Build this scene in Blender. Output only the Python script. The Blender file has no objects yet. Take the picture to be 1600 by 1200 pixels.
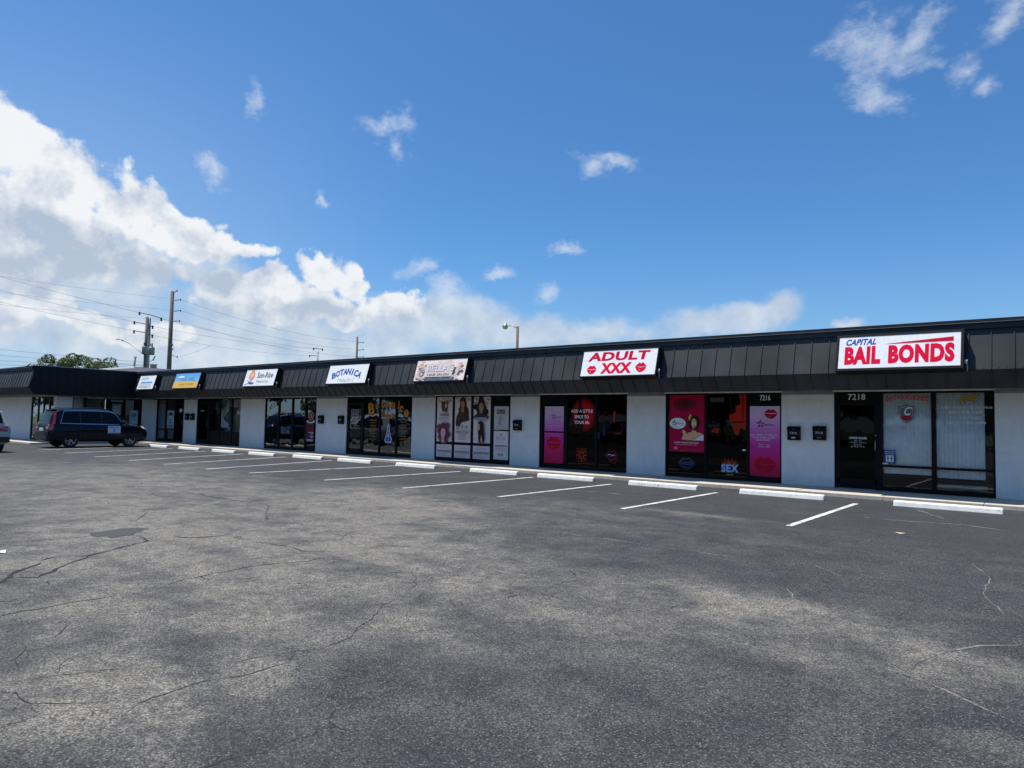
import bpy, bmesh, math, random
from mathutils import Vector, Matrix
from math import radians, sin, cos, pi, atan2, asin, sqrt
random.seed(7)
SC = bpy.context.scene
COL = SC.collection

# ------------------------------------------------------------------ camera
FPX, YAW, PITCH, ROLL, DIST, EYE = 1099.2, 0.67227, 0.053088, 0.019398, 18.99, 1.5
def cam_axes():
    f = Vector((-sin(YAW)*cos(PITCH), cos(YAW)*cos(PITCH), sin(PITCH)))
    r = Vector((cos(YAW), sin(YAW), 0)); u = r.cross(f)
    return r*cos(ROLL)+u*sin(ROLL), -r*sin(ROLL)+u*cos(ROLL), f
CR, CU, CF = cam_axes()
CAM = Vector((0, -DIST, EYE))
cd = bpy.data.cameras.new('camera'); cam = bpy.data.objects.new('camera', cd); COL.objects.link(cam)
cd.sensor_width = 36; cd.lens = FPX/1600*36; cd.clip_start = .05; cd.clip_end = 5000
cam.matrix_world = Matrix(((CR.x, CU.x, -CF.x, CAM.x), (CR.y, CU.y, -CF.y, CAM.y), (CR.z, CU.z, -CF.z, CAM.z), (0, 0, 0, 1)))
SC.camera = cam
def ray(px, py): return CF*FPX + CR*(px-800) - CU*(py-600)
def on(px, py, ax, val):          # survey: where the sight line of a photo point meets a real plane
    d = ray(px, py); return CAM + d*((val-CAM[ax])/d[ax])
def azel(px, py):
    d = ray(px, py).normalized(); return atan2(d.x, d.y), asin(d.z)

# ------------------------------------------------------------------ shader helpers
class S:
    def __init__(s, nt, sock): s.nt, s.k = nt, sock
    def _m(s, op, *a):
        n = s.nt.nodes.new('ShaderNodeMath'); n.operation = op
        for i, v in enumerate((s,)+a):
            if isinstance(v, S): s.nt.links.new(v.k, n.inputs[i])
            else: n.inputs[i].default_value = v
        return S(s.nt, n.outputs[0])
    def __add__(s, o): return s._m('ADD', o)
    def __mul__(s, o): return s._m('MULTIPLY', o)
    def __sub__(s, o): return s._m('SUBTRACT', o)
    def rsub(s, v): return (s*-1)+v
    def max(s, o): return s._m('MAXIMUM', o)
    def min(s, o): return s._m('MINIMUM', o)
    def pow(s, o): return s._m('POWER', o)
    def ss(s, a, b):
        n = s.nt.nodes.new('ShaderNodeMapRange'); n.interpolation_type = 'SMOOTHSTEP'
        s.nt.links.new(s.k, n.inputs[0]); n.inputs[1].default_value = a; n.inputs[2].default_value = b
        return S(s.nt, n.outputs[0])
def node(nt, typ, ins=None, **kw):
    n = nt.nodes.new(typ)
    for k, v in kw.items(): setattr(n, k, v)
    for k, v in (ins or {}).items():
        sk = n.inputs[k]
        if isinstance(v, S): nt.links.new(v.k, sk)
        elif hasattr(v, 'is_output'): nt.links.new(v, sk)
        else: sk.default_value = v
    return n
def noise(nt, vec, scale, detail=3, rough=.55, **kw):
    n = node(nt, 'ShaderNodeTexNoise', {'Vector': vec, 'Scale': scale, 'Detail': detail, 'Roughness': rough}, **kw)
    return S(nt, n.outputs['Fac'])
def mixc(nt, fac, a, b, mode='MIX'):
    n = nt.nodes.new('ShaderNodeMix'); n.data_type = 'RGBA'; n.blend_type = mode
    for i, v in ((0, fac), (6, a), (7, b)):
        if isinstance(v, S): nt.links.new(v.k, n.inputs[i])
        elif hasattr(v, 'is_output'): nt.links.new(v, n.inputs[i])
        else: n.inputs[i].default_value = v if i == 0 else (*v, 1)
    return n.outputs[2]

# ------------------------------------------------------------------ sun, sky
SUN = Vector((-.30, -.17, 1)).normalized()
ld = bpy.data.lights.new('sun', 'SUN'); ld.energy = 4.8; ld.angle = radians(.55); ld.color = (1, .95, .87)
sun = bpy.data.objects.new('sun', ld); COL.objects.link(sun)
sun.rotation_euler = (-SUN).to_track_quat('-Z', 'Y').to_euler()
vs = SC.view_settings; vs.view_transform = 'Standard'; vs.look = 'None'; vs.exposure = 0.2; vs.gamma = 1; vs.use_curve_mapping = False
SKY_STRENGTH = .095
SKY_TINT = (.52, .93, 1.28)

CUM = [  # cumulus: photo x, y, half width, half height, turn (deg)
 (-60,240,110,140,0),(25,215,62,82,0),(85,275,85,70,20),(60,340,150,90,0),(125,315,80,60,20),(150,340,90,50,20),(190,330,120,62,27),(280,365,100,42,12),(360,387,68,14,3),(130,390,170,50,4),
 (350,444,52,24,-8),(412,440,46,26,0),(500,428,44,40,0),(552,450,50,34,10),(615,474,62,28,10),(490,482,130,34,0),(400,474,90,26,0),
 (10,412,62,40,0),(55,450,48,36,20),(88,480,50,28,30),(10,490,80,30,0),(160,500,60,24,0),(230,520,70,26,0)]
SHADE = [(90,430,190,60,0),(220,415,170,32,8),(110,370,120,34,10),(340,402,60,12,0),(520,494,130,22,0),(600,496,90,18,0),(400,492,90,16,0),(50,512,90,16,0)]
VEIL = [
 (690,500,110,32,0),(800,520,160,28,0),(950,522,140,22,0),(1100,508,110,22,-6),(1215,488,40,20,-20),(1160,500,60,20,0),
 (100,520,180,50,0),(280,530,230,60,0),(480,530,220,60,0),(600,500,140,40,0),(100,440,200,60,0),(250,410,150,34,8),(350,480,120,30,0),(1330,506,24,10,0)]
WISP = [
 (1375,80,85,50,10),(1375,140,56,40,60),(1430,50,60,30,-35),(1505,100,50,30,-45),(1575,20,60,36,-25),(1545,130,26,26,0),
 (612,205,40,22,-15),(628,228,18,26,0),(955,252,60,16,6),(930,265,28,20,0),(405,160,28,15,40),(335,268,26,20,35),
 (895,388,32,10,0),(777,416,28,10,-25),(655,412,54,18,-32),(700,452,34,30,0),(852,458,18,18,0),(511,314,13,7,0)]
def build_world():
    w = bpy.data.worlds.new('World'); SC.world = w; w.use_nodes = True
    nt = w.node_tree; nt.nodes.clear()
    out = nt.nodes.new('ShaderNodeOutputWorld'); bg = nt.nodes.new('ShaderNodeBackground')
    nt.links.new(bg.outputs[0], out.inputs[0]); bg.inputs[1].default_value = SKY_STRENGTH
    sky = node(nt, 'ShaderNodeTexSky', sky_type='NISHITA', sun_disc=False, sun_elevation=asin(SUN.z),
               sun_rotation=atan2(SUN.x, SUN.y), air_density=1.0, dust_density=.6, ozone_density=2.2)
    tc = nt.nodes.new('ShaderNodeTexCoord'); D = tc.outputs['Generated']
    sx = nt.nodes.new('ShaderNodeSeparateXYZ'); nt.links.new(D, sx.inputs[0])
    X, Y, Z = (S(nt, sx.outputs[i]) for i in range(3))
    az = X._m('ARCTAN2', Y); el = Z._m('ARCSINE')
    n1 = noise(nt, D, 9, 7, .62); n1b = noise(nt, D, 9, 2, .5)
    wn = node(nt, 'ShaderNodeTexNoise', {'Vector': D, 'Scale': 14, 'Detail': 4, 'Roughness': .6})
    ws = nt.nodes.new('ShaderNodeSeparateColor'); nt.links.new(wn.outputs['Color'], ws.inputs[0])
    def field(blobs, warp, k):
        a = az + (S(nt, ws.outputs[0])-.5)*warp; e = el + (S(nt, ws.outputs[1])-.5)*warp
        c = node(nt, 'ShaderNodeCombineXYZ', {'X': a, 'Y': e})
        acc = None
        for (px, py, rx, ry, rot) in blobs:
            a0, e0 = azel(px, py); a1, e1 = azel(px+rx, py); a2, e2 = azel(px, py-ry)
            m = node(nt, 'ShaderNodeMapping', {'Vector': c.outputs[0], 'Location': (a0, e0, 0), 'Rotation': (0, 0, -radians(rot)),
                     'Scale': (abs(a1-a0)+.0005, abs(e2-e0)+.0005, 1)}, vector_type='TEXTURE')
            l = node(nt, 'ShaderNodeVectorMath', {0: m.outputs[0]}, operation='LENGTH')
            l = S(nt, l.outputs['Value'])
            acc = l if acc is None else acc._m('SMOOTH_MIN', l, k)
        return acc.rsub(1.0)
    big = noise(nt, D, 22, 8, .64)
    # relief: compare the cloud noise with itself a little towards the sun
    def shifted(sc, det, off):
        v = node(nt, 'ShaderNodeVectorMath', {0: D, 1: off}, operation='ADD')
        return noise(nt, v.outputs[0], sc, det, .6)
    rel = (shifted(12, 5, (0, 0, 0)) - shifted(12, 5, (-.012, .006, .024)))*2.2
    fA = field(CUM, .055, .22)
    pw = node(nt, 'ShaderNodeVectorMath', {0: wn.outputs['Color'], 1: (.03, .03, .03)}, operation='MULTIPLY')
    pw = node(nt, 'ShaderNodeVectorMath', {0: D, 1: pw.outputs[0]}, operation='ADD')
    def puff(sc):
        v = node(nt, 'ShaderNodeTexVoronoi', {'Vector': pw.outputs[0], 'Scale': sc, 'Smoothness': .35}, feature='SMOOTH_F1'); return S(nt, v.outputs['Distance'])
    v1, v2 = puff(19), puff(48)
    bil = (v1*-1+.42)*1.0 + (v2*-1+.42)*.55
    dA = fA + (n1-.5)*1.1 + (big-.5)*.9 + bil*.65
    aA = dA.ss(-.04, .24)
    fB = field(WISP, .08, .2)
    streak = node(nt, 'ShaderNodeMapping', {'Vector': D, 'Rotation': (0, .5, .3), 'Scale': (1, 1, 1.8)})
    nb = noise(nt, streak.outputs[0], 15, 10, .70)
    dB = fB*.8 + (nb-.5)*2.6
    aB = dB.ss(-.15, 1.0)*.62
    fC = field(VEIL, .05, .3)
    nc = noise(nt, D, 10, 8, .60)
    dC = fC*.9 + (nc-.5)*2.4 + .15
    aC = dC.ss(-.2, .75)*.85
    haze = el.ss(-.02, .34).rsub(1.0)
    haze = haze*haze*.42
    left = az.ss(-.75, -1.25)                      # milkier air towards the big cloud in the west
    lefth = left*el.ss(.55, .2)*.30
    tint = mixc(nt, 1.0, sky.outputs[0], SKY_TINT, 'MULTIPLY')
    base = mixc(nt, (haze+lefth).min(.8), tint, (4.4, 5.6, 7.2))
    inner = dA.ss(.25, 1.35)
    low = el.ss(.26, .02)
    fS = field(SHADE, .05, .3)
    b = (rel*1.7 + .98 - inner*.50 + bil*.40 - fS.ss(-.35, .6)*.62).max(0).min(1)
    ccol = mixc(nt, b, (4.1, 4.9, 6.1), (8.3, 8.5, 8.7))
    ccol = mixc(nt, low*.35, ccol, (5.6, 6.4, 7.2))
    vb = (rel*.8 + (nc-.5)*1.2 + .45 + bil*.3).max(0).min(1)
    vcol = mixc(nt, vb, (4.0, 4.9, 6.3), (7.4, 7.9, 8.3))
    c1 = mixc(nt, aC, base, vcol)
    c1 = mixc(nt, aB, c1, (6.6, 7.2, 8.0))
    c2 = mixc(nt, aA*.97, c1, ccol)
    # below the horizon the sky texture is dark: keep a plain ground colour there
    c3 = mixc(nt, Z.ss(-.01, -.05), c2, (1.2, 1.2, 1.2))
    nt.links.new(c3, bg.inputs[0])
    w.cycles.sampling_method = 'MANUAL'; w.cycles.sample_map_resolution = 512
build_world()

# ------------------------------------------------------------------ materials
MATS = {}
def base_mat(name):
    m = bpy.data.materials.new(name); m.use_nodes = True
    nt = m.node_tree; p = nt.nodes['Principled BSDF']
    return m, nt, p
def pos(nt): return node(nt, 'ShaderNodeNewGeometry').outputs['Position']
def paint(name, col, rough=.5, var=.12, scale=6, bump=.0, metal=0, spec=.5, bscale=60, coat=0):
    if name in MATS: return MATS[name]
    m, nt, p = base_mat(name)
    v = node(nt, 'ShaderNodeTexCoord').outputs['Object']
    n = noise(nt, v, scale, 4, .6)
    c = mixc(nt, n.ss(.3, .7), tuple(max(0, x*(1-var)) for x in col), tuple(min(1, x*(1+var)) for x in col))
    nt.links.new(c, p.inputs['Base Color'])
    r = (n-.5)*.25+rough; nt.links.new(r.k, p.inputs['Roughness'])
    p.inputs['Metallic'].default_value = metal; p.inputs['Specular IOR Level'].default_value = spec
    p.inputs['Coat Weight'].default_value = coat; p.inputs['Coat Roughness'].default_value = .05
    if bump:
        bn = node(nt, 'ShaderNodeBump', {'Height': noise(nt, v, bscale, 3), 'Strength': bump, 'Distance': .01})
        nt.links.new(bn.outputs[0], p.inputs['Normal'])
    MATS[name] = m; return m
def ink(col, rough=.35, glow=0):      # printed vinyl / sign face colours
    col = tuple(min(.9, x*1.3) for x in col)
    key = 'ink_%02x%02x%02x_%d' % tuple([int(255*min(1, x)) for x in col]+[int(rough*100)])
    return paint(key, col, rough, .05, 14, spec=.12)

def asphalt():
    m, nt, p = base_mat('asphalt')
    P = pos(nt)
    fine = node(nt, 'ShaderNodeTexVoronoi', {'Vector': P, 'Scale': 95, 'Randomness': 1})
    fs = nt.nodes.new('ShaderNodeSeparateColor'); nt.links.new(fine.outputs['Color'], fs.inputs[0])
    rnd = S(nt, fs.outputs[0]); rnd2 = S(nt, fs.outputs[1]); fd = S(nt, fine.outputs['Distance'])
    n_big = noise(nt, P, .35, 5, .6); n_mid = noise(nt, P, 1.6, 6, .66); n_f = noise(nt, P, 40, 3, .7); n_s = noise(nt, P, 9, 5, .7)
    # dusty patches, each where the lot has it: photo point, size in metres, turn, weight
    D_ = [(60,1010,2.0,1.8,0,.34),(100,900,4,2.0,0,.36),(330,860,6,2.2,0,.46),(230,812,7,1.6,0,.60),(60,745,12,3,0,.62),(260,738,8,2.4,-20,.50),
          (480,780,6,2.4,-20,.42),(600,788,6,1.6,-35,.72),(760,800,5,2.0,0,.26),(700,860,5,1.8,0,.22),(420,960,1.6,.8,0,.32),(60,1100,.8,.6,0,.55),
          (190,1075,.9,.3,0,.40),(230,1100,.30,.12,0,.7),(290,1150,.35,.25,0,.45),(430,1045,.8,.25,0,.34),(640,985,.8,.5,0,.30),
          (900,950,2.4,1.0,0,.30),(1100,930,1.6,.8,0,.34),(1190,975,1.8,.8,-20,.42),(1290,960,1.4,.7,0,.30),(1600,1060,.9,.5,0,.65),(1530,1030,.7,.3,0,.35),
          (1080,805,1.5,.4,0,.7),(1590,1185,.3,.25,0,.6),(20,850,3,1.5,0,.25),(880,790,2.5,1,0,.20),(1150,940,.5,.2,0,.4),(1255,943,.25,.12,0,.7)]
    wn = node(nt, 'ShaderNodeTexNoise', {'Vector': P, 'Scale': .9, 'Detail': 5, 'Roughness': .62})
    wv = node(nt, 'ShaderNodeVectorMath', {0: wn.outputs['Color'], 1: (1.6, 1.6, 0)}, operation='MULTIPLY')
    pv = node(nt, 'ShaderNodeVectorMath', {0: P, 1: wv.outputs[0]}, operation='ADD')
    pv = node(nt, 'ShaderNodeVectorMath', {0: pv.outputs[0], 1: (.8, .8, 0)}, operation='SUBTRACT')
    acc = None
    for (px, py, rx, ry, rot, wgt) in D_:
        g = on(px, py, 2, -.083)
        mp = node(nt, 'ShaderNodeMapping', {'Vector': pv.outputs[0], 'Location': (g.x, g.y, -.083), 'Rotation': (0, 0, radians(rot)), 'Scale': (rx, ry, 1000)}, vector_type='TEXTURE')
        l = S(nt, node(nt, 'ShaderNodeVectorMath', {0: mp.outputs[0]}, operation='LENGTH').outputs['Value'])
        t = l.ss(1.35, 0)*(wgt*1.08)
        acc = t if acc is None else acc+t
    dust = (acc*(n_mid.ss(.25, .75)*1.05+.30) + (n_big-.5)*.42 + (n_mid-.5)*.40 + (n_s-.5)*.22).max(0).min(1)
    darkc = mixc(nt, n_mid.ss(.3, .7), (.046, .047, .052), (.068, .068, .071))
    dustc = mixc(nt, n_s.ss(.3, .7), (.185, .172, .148), (.275, .252, .210))
    col = mixc(nt, (dust*(n_s*.7+.62)).min(1), darkc, dustc)
    # aggregate: pale and dark stones in the binder, worn tops
    cellv = (rnd*rnd*1.25+.52); gap = fd.ss(.30, .75).rsub(1.0)*.45+.55
    vv = cellv*gap; cc = node(nt, 'ShaderNodeCombineColor', {0: vv, 1: vv, 2: vv})
    col = mixc(nt, .85, col, cc.outputs[0], 'MULTIPLY')
    stone = rnd2.ss(.78, .98)*fd.ss(.62, .2)
    col = mixc(nt, stone*.55, col, (.36, .35, .33))
    pit = (rnd.ss(.30, .05)*n_f.ss(.35, .6))
    col = mixc(nt, pit*.6, col, (.010, .010, .012))
    # tyre-polished lanes and oily patches in the bays, fine crazing where the surface is oldest
    lane = node(nt, 'ShaderNodeMapping', {'Vector': P, 'Scale': (.12, 1.3, 1)}); ln = noise(nt, lane.outputs[0], 1.4, 5, .65)
    col = mixc(nt, ln.ss(.50, .72)*.35, col, (.030, .031, .036))
    sy = node(nt, 'ShaderNodeSeparateXYZ', {0: P}); yy = S(nt, sy.outputs[1]); xx = S(nt, sy.outputs[0])
    baym = yy.ss(-8.5, -6.5)*noise(nt, P, .8, 5, .7).ss(.42, .62)
    col = mixc(nt, baym*.45, col, (.026, .027, .031))
    cv = node(nt, 'ShaderNodeVectorMath', {0: P, 1: node(nt, 'ShaderNodeVectorMath', {0: wn.outputs['Color'], 1: (.9, .9, 0)}, operation='MULTIPLY').outputs[0]}, operation='ADD')
    w2 = node(nt, 'ShaderNodeTexNoise', {'Vector': P, 'Scale': 7, 'Detail': 4}); cv = node(nt, 'ShaderNodeVectorMath', {0: cv.outputs[0], 1: node(nt, 'ShaderNodeVectorMath', {0: w2.outputs['Color'], 1: (.12, .12, 0)}, operation='MULTIPLY').outputs[0]}, operation='ADD')
    e1 = S(nt, node(nt, 'ShaderNodeTexVoronoi', {'Vector': cv.outputs[0], 'Scale': .75}, feature='DISTANCE_TO_EDGE', voronoi_dimensions='2D').outputs['Distance'])
    e2 = S(nt, node(nt, 'ShaderNodeTexVoronoi', {'Vector': cv.outputs[0], 'Scale': 2.3}, feature='DISTANCE_TO_EDGE', voronoi_dimensions='2D').outputs['Distance'])
    old = (xx*-1).ss(.3, 3.5)*noise(nt, P, .5, 3, .5).ss(.40, .60)
    brk = noise(nt, P, 3.1, 4, .6).ss(.42, .55)
    craze = (e1.ss(.010, .003)*brk + e2.ss(.022, .007)*brk*noise(nt, P, .9, 3).ss(.52, .62))*old
    col = mixc(nt, craze.min(1)*.85, col, (.010, .010, .010))
    nt.links.new(col, p.inputs['Base Color'])
    nt.links.new(((n_f-.5)*.3+.82).k, p.inputs['Roughness']); p.inputs['Specular IOR Level'].default_value = .35
    h = fd.rsub(1.0)*.6 + n_f*.8 + n_mid*.6
    b = node(nt, 'ShaderNodeBump', {'Height': h, 'Strength': .8, 'Distance': .008})
    nt.links.new(b.outputs[0], p.inputs['Normal'])
    return m
def worn(name, col, under, cut=.62, scale=22, rough=.7):   # paint worn through in places
    if name in MATS: return MATS[name]
    m, nt, p = base_mat(name); P = pos(nt)
    n = noise(nt, P, scale, 6, .7); n2 = noise(nt, P, 3, 4)
    f = (n*.6+n2*.4).ss(cut-.04, cut+.05)
    c = mixc(nt, noise(nt, P, 8, 4).ss(.3, .75), col, tuple(x*.82 for x in col))
    c = mixc(nt, f, c, under); nt.links.new(c, p.inputs['Base Color'])
    p.inputs['Roughness'].default_value = rough
    b = node(nt, 'ShaderNodeBump', {'Height': n, 'Strength': .4, 'Distance': .004}); nt.links.new(b.outputs[0], p.inputs['Normal'])
    MATS[name] = m; return m
def wallmat():
    m, nt, p = base_mat('painted_block_wall'); P = pos(nt)
    bk = node(nt, 'ShaderNodeTexBrick', {'Scale': 1.0, 'Mortar Size': .006, 'Mortar Smooth': .3, 'Brick Width': .40, 'Row Height': .20,
              'Color1': (1, 1, 1, 1), 'Color2': (.97, .97, .97, 1), 'Mortar': (.90, .90, .90, 1)})
    sx = node(nt, 'ShaderNodeSeparateXYZ', {0: P})
    hs = S(nt, sx.outputs[0])+S(nt, sx.outputs[1])
    cb = node(nt, 'ShaderNodeCombineXYZ', {0: hs, 1: S(nt, sx.outputs[2])}); nt.links.new(cb.outputs[0], bk.inputs['Vector'])
    n = noise(nt, P, 2.2, 5, .65); n3 = noise(nt, P, 45, 3)
    st = node(nt, 'ShaderNodeMapping', {'Vector': P, 'Scale': (5, 5, .6)}); streak = noise(nt, st.outputs[0], 2.0, 5, .7)
    c = mixc(nt, n.ss(.3, .75), (.72, .725, .715), (.79, .79, .77))
    c = mixc(nt, streak.ss(.50, .8)*.40, c, (.46, .46, .45))
    foot = S(nt, sx.outputs[2])._m('MULTIPLY', 1.0).ss(.35, .0)*n3.ss(.35, .7)*.35
    c = mixc(nt, foot, c, (.25, .24, .22))
    c = mixc(nt, .8, c, bk.outputs['Color'], 'MULTIPLY')
    nt.links.new(c, p.inputs['Base Color']); p.inputs['Roughness'].default_value = .72
    h = S(nt, bk.outputs['Fac'])*-.35 + n3*.35 + streak*.2
    b = node(nt, 'ShaderNodeBump', {'Height': h, 'Strength': .35, 'Distance': .006}); nt.links.new(b.outputs[0], p.inputs['Normal'])
    return m
def glassmat(name, tint, refl=.10, gain=1.6, wave=.012):
    m = bpy.data.materials.new(name); m.use_nodes = True; nt = m.node_tree; nt.nodes.clear()
    out = nt.nodes.new('ShaderNodeOutputMaterial')
    n = noise(nt, pos(nt), 1.3, 2)
    b = node(nt, 'ShaderNodeBump', {'Height': n, 'Strength': .5, 'Distance': wave})
    tr = node(nt, 'ShaderNodeBsdfTransparent', {'Color': (*tint, 1)})
    gl = node(nt, 'ShaderNodeBsdfGlossy', {'Color': (.95, .98, 1, 1), 'Roughness': .012, 'Normal': b.outputs[0]})
    fr = node(nt, 'ShaderNodeFresnel', {'IOR': 1.5})
    f = (S(nt, fr.outputs[0])*gain+refl).min(1)
    mx = node(nt, 'ShaderNodeMixShader', {0: f, 1: tr.outputs[0], 2: gl.outputs[0]})
    nt.links.new(mx.outputs[0], out.inputs[0]); return m
def leafmat(name, a, b):
    m, nt, p = base_mat(name); P = pos(nt)
    n = noise(nt, P, 1.1, 3); n2 = noise(nt, P, 14, 2)
    c = mixc(nt, (n*.6+n2*.4).ss(.35, .65), a, b); nt.links.new(c, p.inputs['Base Color'])
    p.inputs['Roughness'].default_value = .6
    tl = node(nt, 'ShaderNodeBsdfTranslucent'); nt.links.new(c, tl.inputs[0])
    mx = node(nt, 'ShaderNodeMixShader', {0: .3, 1: p.outputs[0], 2: tl.outputs[0]})
    nt.links.new(mx.outputs[0], nt.nodes['Material Output'].inputs[0]); return m

M_ASPH = asphalt(); M_WALL = wallmat()
M_BLACK = paint('black_standing_seam_metal', (.046, .050, .054), .55, .24, .9, .15, spec=.18, bscale=3)
M_BLACK2 = paint('black_trim_metal', (.014, .015, .017), .5, .12, 4, spec=.15)
M_FRAME = paint('black_anodised_frame', (.005, .0055, .007), .42, .15, 5, spec=.15)
M_BAND = paint('grey_header_band', (.24, .25, .25), .7, .1, 3, .1)
M_TRIM = paint('pale_trim', (.75, .74, .72), .5, .1, 4)
M_CONC = worn('sidewalk_concrete', (.62, .545, .44), (.48, .42, .34), .58, 9, .85)
M_STOP = worn('painted_wheel_stop', (.86, .84, .79), (.40, .37, .33), .60, 18, .7)
M_LINE = worn('white_road_paint', (.70, .70, .68), (.12, .12, .12), .555, 30, .65)
M_FADED = worn('faded_road_paint', (.30, .30, .30), (.06, .06, .065), .50, 26, .75)
M_CRK = paint('crack_gap', (.016, .016, .016), .95, .3, 30)
M_CRKL = worn('sand_filled_crack', (.24, .22, .18), (.07, .07, .07), .50, 40, .95)
M_PATCH = paint('dark_asphalt_patch', (.055, .055, .056), .9, .3, 25, .5)
M_GRASS = paint('verge_grass', (.07, .10, .035), .9, .4, .6, .4)
M_ROOF = paint('roof_membrane', (.55, .55, .53), .8, .12, .8)
M_IN = paint('shop_interior', (.10, .10, .10), .8, .2, 1.2)
M_INFL = paint('shop_floor', (.16, .15, .14), .5, .2, 1.5)
M_GLASS = glassmat('tinted_window_glass', (.38, .41, .42), .09, 1.7)
M_DARKG = glassmat('dark_film_glass', (.03, .03, .035), .0, .32, .006)
M_CLEAR = glassmat('clear_window_glass', (.98, .99, .99), .01, 1.0, .005)
M_BLIND = paint('white_vertical_blinds', (.86, .90, .89), .6, .06, 9)
M_WOOD = paint('weathered_pole_wood', (.15, .13, .11), .85, .25, 2, .3)
M_PCONC = paint('spun_concrete_pole', (.40, .38, .34), .8, .12, 2, .2)
M_STEEL = paint('galvanised_steel', (.30, .32, .33), .45, .15, 5, metal=.6)
M_WIRE = paint('cable_black', (.03, .03, .03), .6, .2, 3)
M_TYRE = paint('tyre_rubber', (.018, .018, .018), .85, .2, 20)
M_RIM = paint('alloy_rim', (.45, .46, .48), .3, .1, 8, metal=.9)
M_CGLASS = paint('car_glass', (.004, .005, .006), .06, .1, 2, spec=.22)
M_RED = paint('tail_lamp_red', (.35, .008, .01), .15, .2, 12, spec=.8, coat=.6)
M_LAMP = paint('lamp_clear_plastic', (.7, .72, .74), .15, .1, 12, spec=.8)
M_PLAST = paint('dark_car_plastic', (.02, .02, .022), .6, .2, 10)
M_CHROME = paint('bright_metal', (.6, .6, .62), .18, .08, 6, metal=1)

# ------------------------------------------------------------------ mesh helpers
def tag(o, label=None, cat=None, group=None, kind=None):
    for k, v in (('label', label), ('category', cat), ('group', group), ('kind', kind)):
        if v: o[k] = v
    return o
def empty(name, loc=(0, 0, 0), rz=0, label=None, cat=None, group=None):
    o = bpy.data.objects.new(name, None); COL.objects.link(o); o.location = loc; o.rotation_euler = (0, 0, rz)
    o.empty_display_size = .2
    return tag(o, label, cat, group)
class MB:
    def __init__(s): s.v, s.f, s.m, s.sm, s.mats = [], [], [], [], []
    def mi(s, mat):
        if mat not in s.mats: s.mats.append(mat)
        return s.mats.index(mat)
    def add(s, vs_, fs, mat, smooth=False):
        k = len(s.v); i = s.mi(mat); s.v += [tuple(x) for x in vs_]
        for f in fs: s.f.append([k+a for a in f]); s.m.append(i); s.sm.append(smooth)
        return s
    def box(s, x0, x1, y0, y1, z0, z1, mat):
        V = [(x, y, z) for z in (z0, z1) for y in (y0, y1) for x in (x0, x1)]
        return s.add(V, [(0, 2, 3, 1), (4, 5, 7, 6), (0, 1, 5, 4), (1, 3, 7, 5), (3, 2, 6, 7), (2, 0, 4, 6)], mat)
    def prism(s, prof, a, b, mat, axis='x'):      # profile in the plane across the axis
        n = len(prof)
        mk = (lambda t, p: (t, p[0], p[1])) if axis == 'x' else (lambda t, p: (p[0], t, p[1]))
        V = [mk(a, p) for p in prof]+[mk(b, p) for p in prof]
        F = [(i, (i+1) % n, n+(i+1) % n, n+i) for i in range(n)]+[tuple(range(n))[::-1], tuple(range(n, 2*n))]
        return s.add(V, F, mat)
    def tube(s, pts, r, mat, n=8, r2=None, caps=True):
        pts = [Vector(p) for p in pts]; r2 = r if r2 is None else r2; V = []; m = len(pts)
        for i, p in enumerate(pts):
            t = (pts[min(i+1, m-1)]-pts[max(i-1, 0)]).normalized()
            a = Vector((0, 0, 1)) if abs(t.z) < .9 else Vector((1, 0, 0))
            u = t.cross(a).normalized(); w = t.cross(u); rr = r+(r2-r)*i/(m-1)
            V += [p+u*rr*cos(2*pi*k/n)+w*rr*sin(2*pi*k/n) for k in range(n)]
        F = [(i*n+k, i*n+(k+1) % n, (i+1)*n+(k+1) % n, (i+1)*n+k) for i in range(m-1) for k in range(n)]
        if caps: F += [tuple(range(n))[::-1], tuple(range((m-1)*n, m*n))]
        return s.add(V, F, mat, True)
    def lathe(s, prof, c, axis, mat, n=24):        # prof: (radius, offset along axis)
        c = Vector(c); ax = Vector(axis).normalized(); a = Vector((0, 0, 1)) if abs(ax.z) < .9 else Vector((1, 0, 0))
        u = ax.cross(a).normalized(); w = ax.cross(u); V = []
        for r, h in prof: V += [c+ax*h+u*r*cos(2*pi*k/n)+w*r*sin(2*pi*k/n) for k in range(n)]
        F = [(i*n+k, i*n+(k+1) % n, (i+1)*n+(k+1) % n, (i+1)*n+k) for i in range(len(prof)-1) for k in range(n)]
        return s.add(V, F, mat, True)
    def build(s, name, parent=None, bevel=0, sharp=None, **tg):
        me = bpy.data.meshes.new(name); me.from_pydata(s.v, [], s.f)
        for m in s.mats: me.materials.append(m)
        me.polygons.foreach_set('material_index', s.m); me.polygons.foreach_set('use_smooth', s.sm)
        me.update()
        if bevel or sharp is not None:
            bm = bmesh.new(); bm.from_mesh(me)
            if bevel:
                bmesh.ops.remove_doubles(bm, verts=bm.verts, dist=1e-5)
                bmesh.ops.bevel(bm, geom=[e for e in bm.edges if e.is_manifold and e.calc_face_angle(0) > .5], offset=bevel, segments=2, affect='EDGES', profile=.6)
            bmesh.ops.recalc_face_normals(bm, faces=bm.faces)
            bm.to_mesh(me); bm.free()
            if sharp is not None: me.set_sharp_from_angle(angle=sharp)
        o = bpy.data.objects.new(name, me); COL.objects.link(o)
        if parent: o.parent = parent
        return tag(o, **tg)

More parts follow.
